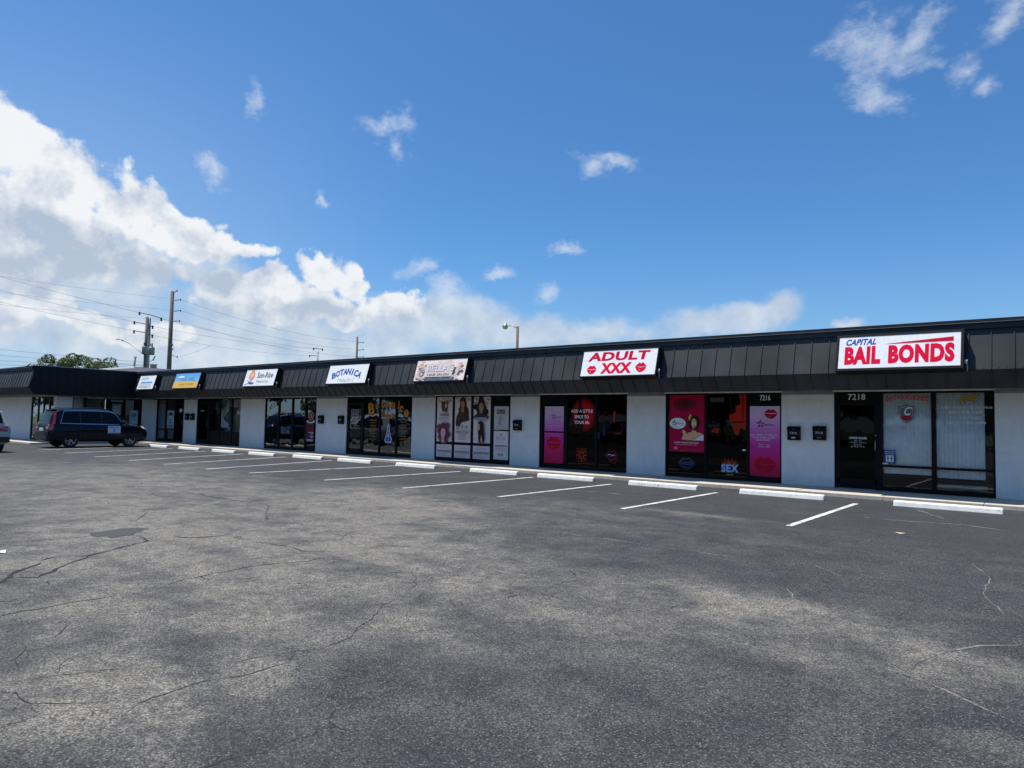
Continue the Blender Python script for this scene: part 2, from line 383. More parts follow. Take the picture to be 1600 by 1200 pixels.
# glyphs of the built-in font as flat meshes
GL = {}
def glyph(txt, bold=0):
    key = (txt, bold)
    if key in GL: return GL[key]
    cu = bpy.data.curves.new('t', 'FONT'); cu.body = txt; cu.size = 1; cu.offset = bold; cu.resolution_u = 3; cu.space_character = 1+bold*1.6
    ob = bpy.data.objects.new('t', cu); me = bpy.data.meshes.new_from_object(ob)
    V = [(v.co.x, v.co.y) for v in me.vertices]; F = [tuple(p.vertices) for p in me.polygons]
    bpy.data.objects.remove(ob); bpy.data.curves.remove(cu); bpy.data.meshes.remove(me)
    xs = [v[0] for v in V]; ys = [v[1] for v in V]
    bb = (min(xs), max(xs), min(ys), max(ys)) if V else (0, 1, 0, 1)
    GL[key] = (V, F, bb); return GL[key]
class Canvas:
    """flat artwork on a real surface: u to the right, v up, in metres; later layers lie a little prouder"""
    def __init__(s, O, U, V, w, h, step=.0012):
        s.O, s.U, s.V = Vector(O), Vector(U).normalized(), Vector(V).normalized(); s.w, s.h = w, h
        s.N = s.U.cross(s.V); s.step = step; s.L = 0; s.mb = MB()
    def P(s, u, v): return s.O+s.U*(u*s.w)+s.V*(v*s.h)+s.N*(s.L*s.step)
    def poly(s, pts, col, layer=True):
        if layer: s.L += 1
        s.mb.add([s.P(u, v) for u, v in pts], [tuple(range(len(pts)))], ink(col)); return s
    def rect(s, u0, u1, v0, v1, col): return s.poly([(u0, v0), (u1, v0), (u1, v1), (u0, v1)], col)
    def ell(s, u, v, ru, rv, col, n=28, a0=0, a1=2*pi, rot=0):
        ar = s.w/s.h
        P_ = []
        for k in range(n):
            a = a0+(a1-a0)*k/n; x = ru*cos(a); y = rv*sin(a)
            P_.append((u+x*cos(rot)-y*sin(rot)/ar, v+y*cos(rot)+x*sin(rot)*ar))
        return s.poly(P_, col)
    def stroke(s, pts, wd, col, closed=False):      # wd in metres
        s.L += 1; pts = [Vector((u*s.w, v*s.h)) for u, v in pts]; n = len(pts); V = []
        for i, p in enumerate(pts):
            a = pts[(i-1) % n] if (closed or i > 0) else p; b = pts[(i+1) % n] if (closed or i < n-1) else p
            t = (b-a); t = t.normalized() if t.length else Vector((1, 0)); nn = Vector((-t.y, t.x))*wd/2
            V += [p+nn, p-nn]
        V3 = [s.O+s.U*q.x+s.V*q.y+s.N*(s.L*s.step) for q in V]
        F = [(2*i, 2*i+1, 2*((i+1) % n)+1, 2*((i+1) % n)) for i in range(n if closed else n-1)]
        s.mb.add(V3, F, ink(col)); return s
    def text(s, txt, u0, u1, v0, v1, col, bold=.0, shear=0, arc=0, warp=None):
        s.L += 1; V, F, (a, b, c, d) = glyph(txt, bold)
        if not V: return s
        out = []
        for x, y in V:
            tx = (x-a)/(b-a); ty = (y-c)/(d-c)
            u = u0+tx*(u1-u0)+shear*ty*(v1-v0)*s.h/s.w; v = v0+ty*(v1-v0)
            if arc: v += arc*(1-(2*tx-1)**2)
            if warp: u, v = warp(u, v, tx, ty)
            out.append(s.P(u, v))
        s.mb.add(out, F, ink(col)); return s
    def lips(s, u, v, ru, rv, col, gap=(.9, .75, .75)):
        up = [(-1, .05), (-.7, .45), (-.35, .85), (-.12, .75), (0, .62), (.12, .75), (.35, .85), (.7, .45), (1, .05), (.5, .12), (0, .05), (-.5, .10)]
        lo = [(-.95, -.05), (-.5, 0), (0, -.12), (.5, 0), (.95, -.05), (.7, -.55), (.35, -.9), (0, -1), (-.35, -.9), (-.7, -.55)]
        s.poly([(u+a*ru, v+b*rv) for a, b in up], col); s.poly([(u+a*ru, v+b*rv) for a, b in lo], col, False)
        s.stroke([(u-.3*ru, v-.5*rv), (u-.1*ru, v-.62*rv)], .08*rv*s.h, gap)
        return s
    def liplines(s, u, v, ru, rv, col, wd):
        up = [(-1, .0), (-.6, .55), (-.3, .9), (0, .62), (.3, .9), (.6, .55), (1, 0), (.6, -.6), (.2, -.95), (-.2, -.95), (-.6, -.6)]
        s.stroke([(u+a*ru, v+b*rv) for a, b in up], wd, col, True)
        s.stroke([(u+a*ru, v+b*rv) for a, b in [(-.8, 0), (-.3, .2), (0, .08), (.3, .2), (.8, 0), (.2, -.25), (-.2, -.25)]], wd, col, True); return s
    def build(s, name, parent, **tg): return s.mb.build(name, parent, **tg)
def wall_canvas(x0, x1, z0, z1, y=.043): return Canvas((x0, y, z0), (1, 0, 0), (0, 0, 1), x1-x0, z1-z0)

# ------------------------------------------------------------------ ground, sidewalk
G = -.083
mb = MB(); mb.add([(-1500, -1500, -.16), (1500, -1500, -.16), (1500, 1500, -.16), (-1500, 1500, -.16)], [(0, 1, 2, 3)], M_GRASS); mb.build('ground', kind='structure')
mb = MB(); mb.add([(-95, -42, G), (40, -42, G), (40, 0, G), (-95, 0, G)], [(0, 1, 2, 3)], M_ASPH); mb.build('parking_lot', kind='structure')
mb = MB()
x = 6.0
while x > -41.0:
    L_ = 1.86; x0 = max(x-L_, -41.5); mb.box(x0+.006, x-.006, -1.60+random.uniform(-.004, .004), -.002, -.2, random.uniform(-.003, .003), M_CONC); x -= L_
x = -39.9
while x > -70:
    x0 = x-2.0; mb.box(x0+.006, x-.006, -6.62, -5.002, -.2, random.uniform(-.003, .003), M_CONC); x -= 2.0
y = -5.0
while y < -2:
    mb.box(-41.52, -39.9, y+.006, min(y+1.53, -1.61)-.006, -.2, random.uniform(-.003, .003), M_CONC); y += 1.53
mb.build('sidewalk', bevel=.008, kind='structure')

def gq(px, py): return on(px, py, 2, G)
LINES = [((1233, 822), (1337, 787)), ((970, 795), (1121, 770)), ((780, 776.5), (954, 756.5)), ((640, 764), (823, 745)), ((518, 751.5), (709, 735.8)),
         ((411, 741.5), (601, 726)), ((322.5, 733), (518.5, 719.5)), ((255.6, 725.6), (446, 714)), ((201, 719.6), (380, 709.4)), ((148, 714), (321, 705)), ((101, 708), (270, 701)), ((60, 703), (229, 697.5))]
for i, (a, b) in enumerate(LINES):
    A, B = gq(*a), gq(*b)
    if i < 6: B.x = (A.x+B.x)/2; A.x = B.x
    d = (B-A).normalized(); n = Vector((-d.y, d.x, 0))*.052; mb = MB(); k = 24
    L_, R_ = [], []
    for j in range(k+1):
        p = A.lerp(B, j/k); L_.append((p+n*random.uniform(.9, 1.08))+Vector((0, 0, .004))); R_.append((p-n*random.uniform(.9, 1.08))+Vector((0, 0, .004)))
    mb.add(L_+R_, [(j, j+1, k+2+j, k+1+j) for j in range(k)], M_LINE)
    mb.build('parking_line', kind='structure', label='white painted stall line on the parking lot')
def ribbon(mb, pts, wd, mat, z=.003, seg=.12, jit=.35, taper=True):
    P_ = [gq(*p) for p in pts]; Q = []
    for a, b in zip(P_, P_[1:]):
        n = max(1, int((b-a).length/seg)); Q += [a.lerp(b, j/n) for j in range(n)]
    Q.append(P_[-1]); n = len(Q)
    off = 0
    for i in range(1, n-1):
        t = (Q[i+1]-Q[i-1]).normalized(); off = off*.6+random.uniform(-1, 1)*seg*jit*.5; Q[i] = Q[i]+Vector((-t.y, t.x, 0))*off
    V = []
    for i in range(n):
        t = (Q[min(i+1, n-1)]-Q[max(i-1, 0)]).normalized(); w = wd*random.uniform(.35, 1.2)*(min(1, .15+min(i, n-1-i)/3) if taper else 1)
        q = Vector((-t.y, t.x, 0))*w/2; V += [Q[i]+q+Vector((0, 0, z)), Q[i]-q+Vector((0, 0, z))]
    mb.add(V, [(2*i, 2*i+1, 2*i+3, 2*i+2) for i in range(n-1)], mat)
DARK = [([(218, 839), (234, 845), (185, 857), (150, 865), (122, 876), (100, 884), (60, 903), (20, 903)], .05), ([(64, 880), (40, 889), (20, 899), (0, 911), (-20, 918)], .08),
 ([(-20, 890), (40, 891)], .035), ([(48, 875), (65, 876), (82, 871), (98, 870)], .06), ([(268, 838), (290, 840), (315, 840), (340, 838), (360, 834)], .05),
 ([(-20, 943), (15, 939), (33, 934)], .05), ([(-20, 966), (0, 962), (15, 959), (33, 957)], .03), ([(33, 942), (36, 950)], .02), ([(30, 965), (34, 975)], .025), ([(105, 977), (90, 990), (70, 1000)], .018),
 ([(510, 870), (480, 878), (440, 880), (400, 884), (340, 895), (290, 905), (262, 915)], .022), ([(225, 925), (185, 931), (150, 936), (100, 945), (60, 952), (0, 962)], .02),
 ([(620, 935), (595, 950), (565, 980), (540, 1000), (500, 1015), (430, 1023), (375, 1033), (330, 1040)], .010), ([(290, 1035), (255, 1043), (160, 1048), (87, 1056), (40, 1064), (-10, 1067)], .010),
 ([(465, 1020), (455, 1035), (430, 1043), (370, 1060), (340, 1062), (290, 1074), (235, 1091), (190, 1120)], .010), ([(87, 1056), (88, 1041), (115, 1025)], .010), ([(-10, 1080), (20, 1085), (50, 1099), (120, 1096), (175, 1094)], .012),
 ([(20, 1085), (32, 1072)], .010), ([(50, 1099), (60, 1117), (-10, 1140)], .009), ([(65, 1190), (75, 1180), (110, 1165), (140, 1150)], .008), ([(-10, 1036), (22, 1033), (30, 1042)], .010), ([(22, 1033), (35, 1003)], .009),
 ([(270, 765), (330, 776), (400, 787)], .05), ([(-20, 850), (40, 846), (120, 840), (150, 836)], .03), ([(370, 846), (430, 850), (480, 862), (515, 860)], .02), ([(640, 925), (650, 905), (640, 890)], .012), ([(700, 930), (712, 950)], .012),
 ([(385, 780), (420, 790), (415, 815)], .02), ([(1100, 850), (1120, 842)], .012), ([(230, 800), (210, 815), (190, 812)], .03), ([(90, 808), (120, 802)], .03), ([(165, 860), (130, 870), (110, 868)], .02), ([(75, 905), (72, 915), (60, 920)], .02)]
LIGHT = [([(1610, 1007), (1560, 1010), (1510, 1013), (1475, 1018), (1445, 1032), (1420, 1056), (1480, 1078), (1520, 1100), (1560, 1120), (1610, 1142)], .026), ([(1300, 1008), (1355, 1020), (1390, 1032), (1420, 1052)], .014),
 ([(1228, 918), (1240, 935), (1250, 945), (1290, 950)], .020), ([(1390, 1170), (1430, 1180), (1480, 1190)], .012), ([(1520, 880), (1530, 890), (1545, 905), (1535, 930), (1570, 960), (1600, 975)], .014),
 ([(1270, 880), (1310, 900), (1350, 910)], .018), ([(920, 838), (1000, 850), (1080, 862), (1160, 872)], .03), ([(1400, 1090), (1440, 1098), (1500, 1108)], .010), ([(1340, 850), (1360, 842)], .025)]
mb = MB()
for pts, w in DARK: ribbon(mb, pts, w*.66, M_CRK, seg=.07, jit=.6)
for pts, w in LIGHT: ribbon(mb, pts, w, M_CRKL)
mb.build('asphalt_cracks', kind='structure')
mb = MB()
pp = [(139, 833), (150, 832), (170, 829), (190, 826), (215, 825), (234, 826), (222, 829), (212, 833), (208, 836), (190, 838), (172, 841), (166, 838), (150, 839), (142, 837)]
mb.add([gq(*p)+Vector((0, 0, .004)) for p in pp], [tuple(range(len(pp)))], M_PATCH); mb.build('asphalt_patch', kind='structure')
mb = MB()
for pts, w in [([(1338, 806), (1355, 809), (1420, 815), (1500, 820), (1582, 831)], .05), ([(1430, 796), (1450, 803), (1475, 811)], .05), ([(1480, 811), (1490, 812)], .07), ([(865, 763), (900, 767), (950, 770), (985, 775)], .05),
               ([(915, 838), (870, 832)], .03), ([(608, 762), (632, 766), (658, 768)], .05), ([(735, 775), (760, 779)], .06), ([(1275, 784), (1285, 785)], .1), ([(1217, 812), (1222, 812)], .05)]:
    ribbon(mb, pts, w, M_FADED, .005)
mb.build('faded_paint_marks', kind='structure')

# wheel stops
STOPS = [((1398, 790), (1565.5, 804.5)), ((1154.5, 772.5), (1286, 780.8)), ((983, 758), (1086, 766)), ((841, 746), (923.7, 752.5)), ((733.5, 738), (805.6, 742)), ((618, 728), (677, 732.5)),
         ((526, 720.5), (578, 724.5)), ((456, 715), (501, 718)), ((386.5, 710), (427, 713)), ((329, 706), (365, 708)), ((277, 701.5), (310, 703.7)), ((230, 698), (260, 699.5))]
stop0 = None
for i, (a, b) in enumerate(STOPS):
    A, B = gq(*a), gq(*b); c = (A+B)/2; yy = min(c.y, -1.80)
    if stop0 is None:
        mb = MB(); prof = [(0, 0), (.02, .085), (.045, .115), (.125, .115), (.15, .085), (.17, 0)]
        L0 = .93
        V = []
        for xx in [-L0, -.915, -.5, 0, .5, .915, L0]:
            k = .86 if abs(xx) == L0 else 1
            V += [(xx, .085+(p-.085)*k, q*k) for p, q in prof]
        n = 6; F = [(j*n+i2, j*n+(i2+1) % n, (j+1)*n+(i2+1) % n, (j+1)*n+i2) for j in range(6) for i2 in range(n)]+[tuple(range(n)), tuple(range(6*n, 7*n))]
        mb.add(V, F, M_STOP); o = stop0 = mb.build('wheel_stop', bevel=.006)
        for xx in (-.6, .6): mb = MB(); mb.lathe([(.0, .121), (.014, .121), (.014, .10)], (xx, .085, 0), (0, 0, 1), M_STEEL, 10); mb.build('anchor_pin', stop0)
    else:
        o = stop0.copy(); COL.objects.link(o)
        for ch in [q for q in bpy.data.objects if q.parent == stop0]:
            c2 = ch.copy(); COL.objects.link(c2); c2.parent = o
    o.location = (c.x, yy, G); o.rotation_euler = (0, 0, random.uniform(-.012, .012))
    wh = ['under the tax service window, nearest the camera', 'in front of the two mailboxes between 7216 and 7218', 'in front of the poster of the woman', 'in front of the black windows with neon lips', 'in front of the pink poster door',
          'in front of the hair salon windows', 'in front of the orange lettered windows', 'in front of the pier with two mailboxes', 'in front of the green reflecting windows', 'in front of the wide plain pier', 'in front of the window with the hanging plant', 'beside the nose of the parked dark wagon'][i]
    tag(o, 'white concrete wheel stop '+wh, 'wheel stop', 'wheel stops along the sidewalk')

# ------------------------------------------------------------------ the shopping strip
MALL = empty('shopping_strip', (-20, 0, 0), 0, 'long low shopping strip with black metal awning and pale grey block piers', 'building')
MALL.location = (0, 0, 0)
ZT = 2.415
OPEN = [(-4.70, -1.34), (-9.34, -6.00), (-13.92, -10.61), (-18.80, -15.16), (-24.03, -20.05), (-30.18, -26.14), (-36.63, -32.32), (-41.25, -38.02)]
XR = 6.0; XW = -41.55; YW = -5.0
mb = MB(); edge = XR
for a, b in OPEN:
    m2 = MB(); m2.box(b, edge, 0, .2, 0, 2.335, M_WALL); m2.build('pier', MALL); edge = a
m2 = MB(); m2.box(XW-.002, edge, 0, .2, 0, 2.335, M_WALL); m2.build('pier', MALL)
mb.box(XR-.2, XR, .2, 14, 0, 3.6, M_WALL); mb.box(-60, XR, 13.8, 14, 0, 3.6, M_WALL)
mb.build('wall', MALL)
mb = MB()
mb.box(XW+.2, XR, .004, .2, ZT, 2.6, M_BAND); edge = XR
for a, b in OPEN: mb.box(b-.0, edge, -.004, .2, 2.335, ZT, M_BAND); edge = a
mb.build('header_band', MALL)
for a, b in OPEN: mb = MB(); mb.box(a-.02, b+.02, -.012, .0, ZT-.012, ZT+.022, M_TRIM); mb.build('door_head_trim', MALL)
# partitions, floor, ceiling inside
mb = MB()
mb.box(-60, XR-.2, .2, 6.8, -.06, -.005, M_INFL); mb.box(-60, XR-.2, 6.8, 6.9, 0, 2.6, M_IN); mb.box(-60, XR-.2, .2, 6.8, 2.6, 2.65, M_IN)
for k in range(len(OPEN)-1):
    xm = (OPEN[k][0]+OPEN[k+1][1])/2; mb.box(xm-.06, xm+.06, .2, 6.8, 0, 2.6, M_IN)
mb.build('interior', MALL)

# awning (mansard) profile, y and z
yb, yf, yt, zb, zf, zt = -1.22, -1.52, -1.27, 2.39, 2.762, 3.645
def mansard(x0, x1, yo, name):
    mb = MB()
    mb.add([(x0, yo+.0, 2.475), (x1, yo+.0, 2.475), (x1, yo+yb+.05, 2.475), (x0, yo+yb+.05, 2.475)], [(0, 3, 2, 1)], M_BAND)
    mb.prism([(yo+yb, zb), (yo+yb+.05, zb), (yo+yb+.05, 2.48), (yo+yf+.08, zf+.01), (yo+yt+.05, zt+.02), (yo+yt, zt+.02), (yo+yf, zf), ], x0, x1, M_BLACK)
    # standing seams every 16 inches, panels slightly dished
    n = int((x1-x0)/.397)
    for i in range(n+1):
        x = x1-.14-i*.397
        if x < x0+.05: break
        h = .022
        sl = Vector((0, yt-yf, zt-zf)).normalized(); nn = Vector((0, -sl.z, sl.y))
        A = Vector((x, yo+yf, zf)); B = Vector((x, yo+yt, zt))
        def rib(A, B, nn, w=.011):
            V = [A+Vector((s*w, 0, 0))+nn*q for s in (-1, 1) for q in (-.004, h)]+[B+Vector((s*w, 0, 0))+nn*q for s in (-1, 1) for q in (-.004, h)]
            mb.add(V, [(0, 1, 5, 4), (1, 3, 7, 5), (3, 2, 6, 7), (0, 2, 3, 1), (4, 5, 7, 6)], M_BLACK)
        rib(A, B, nn)
        A2 = Vector((x, yo+yb, zb)); B2 = Vector((x, yo+yf, zf)); s2 = (B2-A2).normalized(); rib(A2, B2, Vector((0, -s2.z, s2.y)))
        for q in (.14, .27): mb.lathe([(.0, .006), (.010, .004), (.011, 0)], A+Vector((q, 0, 0))+(B-A)*.045+nn*.001, nn, M_BLACK2, 6)
    mb.box(x0, x1, yo+yf-.012, yo+yf+.02, zf-.012, zf+.006, M_BLACK2)
    mb.build(name, MALL)
    mb = MB()
    mb.prism([(yo+yt-.05, zt+.005), (yo+yt+.04, zt+.005), (yo+yt+.04, zt+.125), (yo+yt-.035, zt+.125)], x0, x1, M_BLACK)
    mb.prism([(yo+yt-.08, zt+.132), (yo-.3, zt+.132), (yo-.3, zt+.215), (yo+yt-.065, zt+.205)], x0, x1, M_BLACK2)
    mb.box(x0, x1, yo+yt-.087, yo+yt-.08, zt+.126, zt+.138, M_STEEL)
    mb.build('roof_cap', MALL)
XF = -40.85
mansard(XF, XR, 0, 'awning')
mansard(-62, XF, YW, 'awning')
mb = MB()   # return face of the wing: plain black fascia
mb.box(XF-.05, XF+.004, YW+yt+.02, yt-.02, zb, zt+.2, M_BLACK2)
mb.prism([(YW+yb, zb), (YW+yt+.04, zt), (YW+yt+.04, zt+.2), (YW+yt-.14, zt+.2), (YW+yt-.12, zt), (YW+yt-.02, zt), (YW+yf, zf)], XF-.02, XF+.006, M_BLACK2)
y = YW-1.0
while y < -1.5: mb.box(XF, XF+.018, y-.01, y+.01, zb, zt+.13, M_BLACK2); y += .397
mb.add([(XF, YW+yb+.05, 2.47), (XF, yb+.05, 2.47), (XW-.02, yb+.05, 2.47), (XW-.02, YW+yb+.05, 2.47)], [(0, 1, 2, 3)], M_BLACK2)
mb.build('wing_fascia', MALL)
mb = MB()
mb.box(-62, XR-.1, -.3, 13.9, 3.60, 3.72, M_ROOF); mb.box(-62, XF-.3, YW-.3, -.31, 3.60, 3.72, M_ROOF)
mb.box(XF-.35, XF-.08, YW-1.0, -1.3, 3.6, 3.885, M_ROOF); mb.box(-60, XF-.56, YW-.29, YW-.1, 3.72, 3.80, M_ROOF)
mb.build('roof', MALL)
# wing walls: front (opening with tall panes) and the side that faces the lot
mb = MB()
FO = (-45.25, -41.95)
mb.box(-62, FO[0], YW, YW+.2, 0, 2.335, M_WALL); mb.build('wall', MALL); mb = MB(); mb.box(FO[1], XW, YW, YW+.2, 0, 2.335, M_WALL)
mb.box(-62, XW, YW+.004, YW+.2, 2.335, 2.55, M_BAND)
SO = [(-4.25, -2.5), (-2.38, -.66)]
mb.box(XW-.2, XW, YW+.2, SO[0][0], 0, 2.335, M_WALL); mb.box(XW-.2, XW, SO[1][1], 0, 0, 2.335, M_WALL)
mb.box(XW-.2, XW-.004, YW+.2, .2, 2.335, 2.55, M_BAND)
mb.box(XW-.2, XW-.02, SO[0][1], SO[1][0], 0, 2.335, M_FRAME)
mb.box(XW-.2, XW, -0.0, .2, 0, 2.335, M_WALL)
mb.build('wing_wall', MALL)
mb = MB(); mb.box(-60, XW-.2, YW+.2, -.0, -.06, -.004, M_INFL); mb.box(-60, XW-.2, YW+.2, .0, 2.6, 2.65, M_IN); mb.box(-50, -49.9, YW+.2, .2, 0, 2.6, M_IN); mb.build('wing_interior', MALL)

# --- bays
def bay(x0, x1, kind, z0=0, z1=ZT, glass=M_GLASS, rail=None, fr=.055, sill=.11, head=.06, transom=None, parent=MALL, handle=0, solid_transom=False, lab=None):
    """one framed bay in the facade plane; returns the part so art can hang on it"""
    mb = MB(); y0, y1 = .03, .11
    mb.box(x0, x0+fr, y0, y1, z0, z1, M_FRAME); mb.box(x1-fr, x1, y0, y1, z0, z1, M_FRAME)
    mb.box(x0+fr, x1-fr, y0, y1, z0, z0+sill, M_FRAME); mb.box(x0+fr, x1-fr, y0, y1, z1-head, z1, M_FRAME)
    if rail: mb.box(x0+fr, x1-fr, y0+.003, y1, rail-.028, rail+.028, M_FRAME)
    if transom:
        mb.box(x0+fr, x1-fr, y0+.003, y1, transom-.05, transom+.05, M_FRAME)
        if solid_transom: mb.box(x0+fr, x1-fr, y0+.012, y1, transom+.05, z1-head, M_FRAME)
    if kind == 'door':
        mb.box(x0+fr+.006, x0+fr+.07, y0+.01, y1, z0+sill, (transom or z1)-.05, M_FRAME); mb.box(x1-fr-.07, x1-fr-.006, y0+.01, y1, z0+sill, (transom or z1)-.05, M_FRAME)
        mb.box(x0+fr, x1-fr, y0+.01, y1, z0+.03, z0+.24, M_FRAME)
    o = mb.build(kind, parent, label=lab)
    mb = MB(); g = .062; mb.add([(x0+fr, g, z0+sill), (x1-fr, g, z0+sill), (x1-fr, g, z1-head), (x0+fr, g, z1-head)], [(0, 1, 2, 3)], glass); mb.build('pane', o)
    if handle:
        hx = x0+fr+.035 if handle < 0 else x1-fr-.035
        mb = MB(); mb.tube([(hx, .03, .95), (hx, -.03, .97), (hx, -.03, 1.2), (hx, .03, 1.22)], .011, M_STEEL, 8); mb.lathe([(0, .0), (.02, .0), (.02, .012)], (hx, .018, 1.33), (0, 1, 0), M_STEEL, 10); mb.build('handle', o)
    return o
def blinds(x0, x1, z0, z1, y, parent, pitch=.085, mat=M_BLIND):
    mb = MB(); x = x0+pitch*.5; mb.box(x0, x1, y-.03, y+.03, z1, z1+.04, M_TRIM)
    while x < x1-.02:
        a = radians(random.gauss(9, 2)); w = pitch*.54; dx, dy = w*cos(a), w*sin(a)
        N_ = 5; V = []
        for k in range(N_):
            t = k/(N_-1)*2-1; bow = .006*(1-t*t); V += [(x+dx*t, y+dy*t-bow, z0+random.uniform(-.002, .002)), (x+dx*t, y+dy*t-bow, z1)]
        mb.add(V, [(2*k, 2*k+2, 2*k+3, 2*k+1) for k in range(N_-1)], mat, True); x += pitch
    return mb.build('blinds', parent)
NUM = (.62, .62, .60); WH = (.72, .72, .72)

# ---- 7218 : door + two windows with blinds
d = bay(-4.70, -3.66, 'door', glass=M_DARKG, transom=2.12, solid_transom=True, handle=1, fr=.06)
c = wall_canvas(-4.38, -3.98, 2.20, 2.35, .038); c.text('7218', 0, 1, 0, 1, NUM, .015); c.build('house_number', d)
c = wall_canvas(-4.36, -3.96, 1.02, 1.28, .055)
c.text('OFFICE HOURS', 0, 1, .80, 1, WH, .02); c.text('Mon - Fri', .3, .7, .58, .7, (.5, .45, .45)); c.text('9:00am - 5:00pm', .02, .98, .39, .52, (.5, .45, .45)); c.text('Sat & Sun', .28, .74, .2, .33, (.5, .45, .45)); c.text('By Appt Only', .1, .9, .0, .14, (.5, .45, .45)); c.build('hours_lettering', d)
mb = MB(); mb.box(-4.60, -3.76, -.05, .03, .0, .012, M_STEEL); mb.build('threshold', d)
w1 = bay(-3.66, -2.53, 'window', glass=M_CLEAR, rail=.60, fr=.045)
blinds(-3.60, -2.56, .42, 2.36, .15, w1)
c = wall_canvas(-3.56, -2.62, 1.05, 2.34, .053)
c.text('CAPITAL BAIL BONDS', .03, .97, .86, .955, (.55, .05, .06), .02, arc=.035)
sh = [(.5, .80), (.40, .77), (.34, .78), (.325, .66), (.36, .56), (.42, .49), (.5, .455), (.58, .49), (.64, .56), (.675, .66), (.66, .78), (.60, .77)]
c.poly(sh, (.03, .03, .035)); c.poly([(.5+(u-.5)*.9, .635+(v-.635)*.9) for u, v in sh], (.45, .46, .48)); c.poly([(.5+(u-.5)*.82, .635+(v-.635)*.82) for u, v in sh], (.12, .12, .13))
c.poly([(.38, .58), (.5, .61), (.62, .58), (.60, .53), (.5, .485), (.40, .53)], (.32, .02, .05)); c.text('C', .42, .58, .60, .76, (.75, .75, .75), .02, shear=.3)
c.text('FREEDOM - INSURANCE', .1, .88, .375, .41, (.62, .45, .47), .01); c.stroke([(.16, .355), (.84, .345)], .008, (.55, .25, .28)); c.stroke([(.2, .335), (.8, .328)], .007, (.7, .7, .7)); c.build('lettering', w1)
c = wall_canvas(-3.58, -3.33, .655, .985, .052)
c.rect(0, 1, 0, 1, (.025, .05, .14)); c.text('RESTROOM', .1, .9, .84, .93, (.6, .65, .7), .01); c.text('AVAILABLE', .1, .9, .70, .79, (.6, .65, .7), .01); c.rect(.17, .83, .15, .62, (.62, .68, .72))
for u in (.35, .65):
    c.ell(u, .53, .06, .05, (.02, .04, .12), 12); c.poly([(u-.12, .40), (u-.07, .46), (u+.07, .46), (u+.12, .40), (u+.04, .36), (u+.04, .20), (u-.04, .20), (u-.04, .36)], (.02, .04, .12))
c.text('PUBLIC USE', .15, .85, .04, .10, (.6, .65, .7)); c.build('notice', w1)
c = wall_canvas(-3.62, -3.50, .64, .67, .0515); c.rect(0, 1, 0, 1, (.6, .62, .62)); c.build('sticker', w1)
w2 = bay(-2.53, -1.34, 'window', glass=M_CLEAR, rail=.60, fr=.045)
blinds(-2.48, -1.52, .38, 2.36, .16, w2)
mb = MB(); mb.box(-1.50, -1.385, .13, .15, .12, 2.35, M_FRAME); mb.box(-2.48, -1.39, .12, .15, .27, .33, M_FRAME); mb.box(-2.48, -1.39, .18, .2, .14, .24, paint('ground_reflection_strip', (.35, .34, .31), .6)); mb.build('inner_frame', w2)  # grey strip low behind the pane paints in the ground's reflection
c = wall_canvas(-2.44, -1.36, 1.36, 2.34, .053)
LION = [(.42, .82), (.44, .90), (.43, .96), (.455, .99), (.47, .95), (.47, .90), (.52, .915), (.60, .93), (.63, .985), (.69, 1.0), (.735, .97), (.735, .90), (.70, .85), (.69, .80), (.67, .78), (.66, .84), (.60, .83), (.56, .855), (.52, .84), (.53, .77), (.50, .77), (.485, .84), (.455, .85), (.45, .76), (.42, .75)]
c.poly([(u-.02, v-.01) for u, v in LION], (.30, .19, .04))
c.text('Lion Financial Service', .06, .98, .645, .715, (.62, .66, .64), .006); c.stroke([(.1, .615), (.84, .615)], .006, (.3, .38, .38)); c.text('INCOME TAX', .20, .82, .53, .59, (.66, .70, .68), .012)
c.stroke([(.1, .50), (.88, .50)], .006, (.3, .38, .38)); c.text('772.342.7485', .22, .76, .40, .46, (.62, .66, .64), .006); c.text('Fax 772.905.3499', .16, .86, .28, .345, (.62, .66, .64), .006); c.build('lettering', w2)

# ---- adult shop, right opening: poster window, black window, pink door
def starlogo(c, u, v, r, col=(.02, .01, .02), txt='Adult Store'):
    ar = c.w/c.h
    for k in range(5):
        a = pi/2+k*2*pi/5; b1 = a+.42; b2 = a-.42
        c.poly([(u+r*cos(a), v+r*ar*sin(a)), (u+.38*r*cos(b1), v+.38*r*ar*sin(b1)), (u+.18*r*cos(a), v+.18*r*ar*sin(a)), (u+.38*r*cos(b2), v+.38*r*ar*sin(b2))], col, k == 0)
    c.poly([(u-.15*r, v+.75*r*ar), (u-.02*r, v+.3*r*ar), (u-.3*r, v-.1*r*ar), (u-.5*r, v+.1*r*ar), (u-.28*r, v+.35*r*ar)], (.45, .02, .03))
    c.text(txt, u+.55*r, u+2.6*r, v-.28*r*ar, v+.05*r*ar, col, .02); c.stroke([(u-1.3*r, v-1.05*r*ar), (u+1.5*r, v-1.1*r*ar)], .006, (.3, .1, .25))
wa = bay(-9.34, -8.10, 'window', glass=M_DARKG, fr=.05, sill=.10)
c = wall_canvas(-9.23, -8.16, .72, 2.37, .052)
c.rect(0, 1, 0, 1, (.36, .004, .045)); c.ell(.45, .83, .33, .105, (.035, .01, .02)); c.ell(.45, .83, .30, .088, (.30, .01, .05)); c.ell(.45, .83, .28, .078, (.05, .012, .02))
c.text('OPEN', .22, .68, .775, .885, (.30, .01, .04), .01, shear=.1)
c.text('OPEN', .25, .66, .790, .870, (.04, .01, .02), .0, shear=.1)
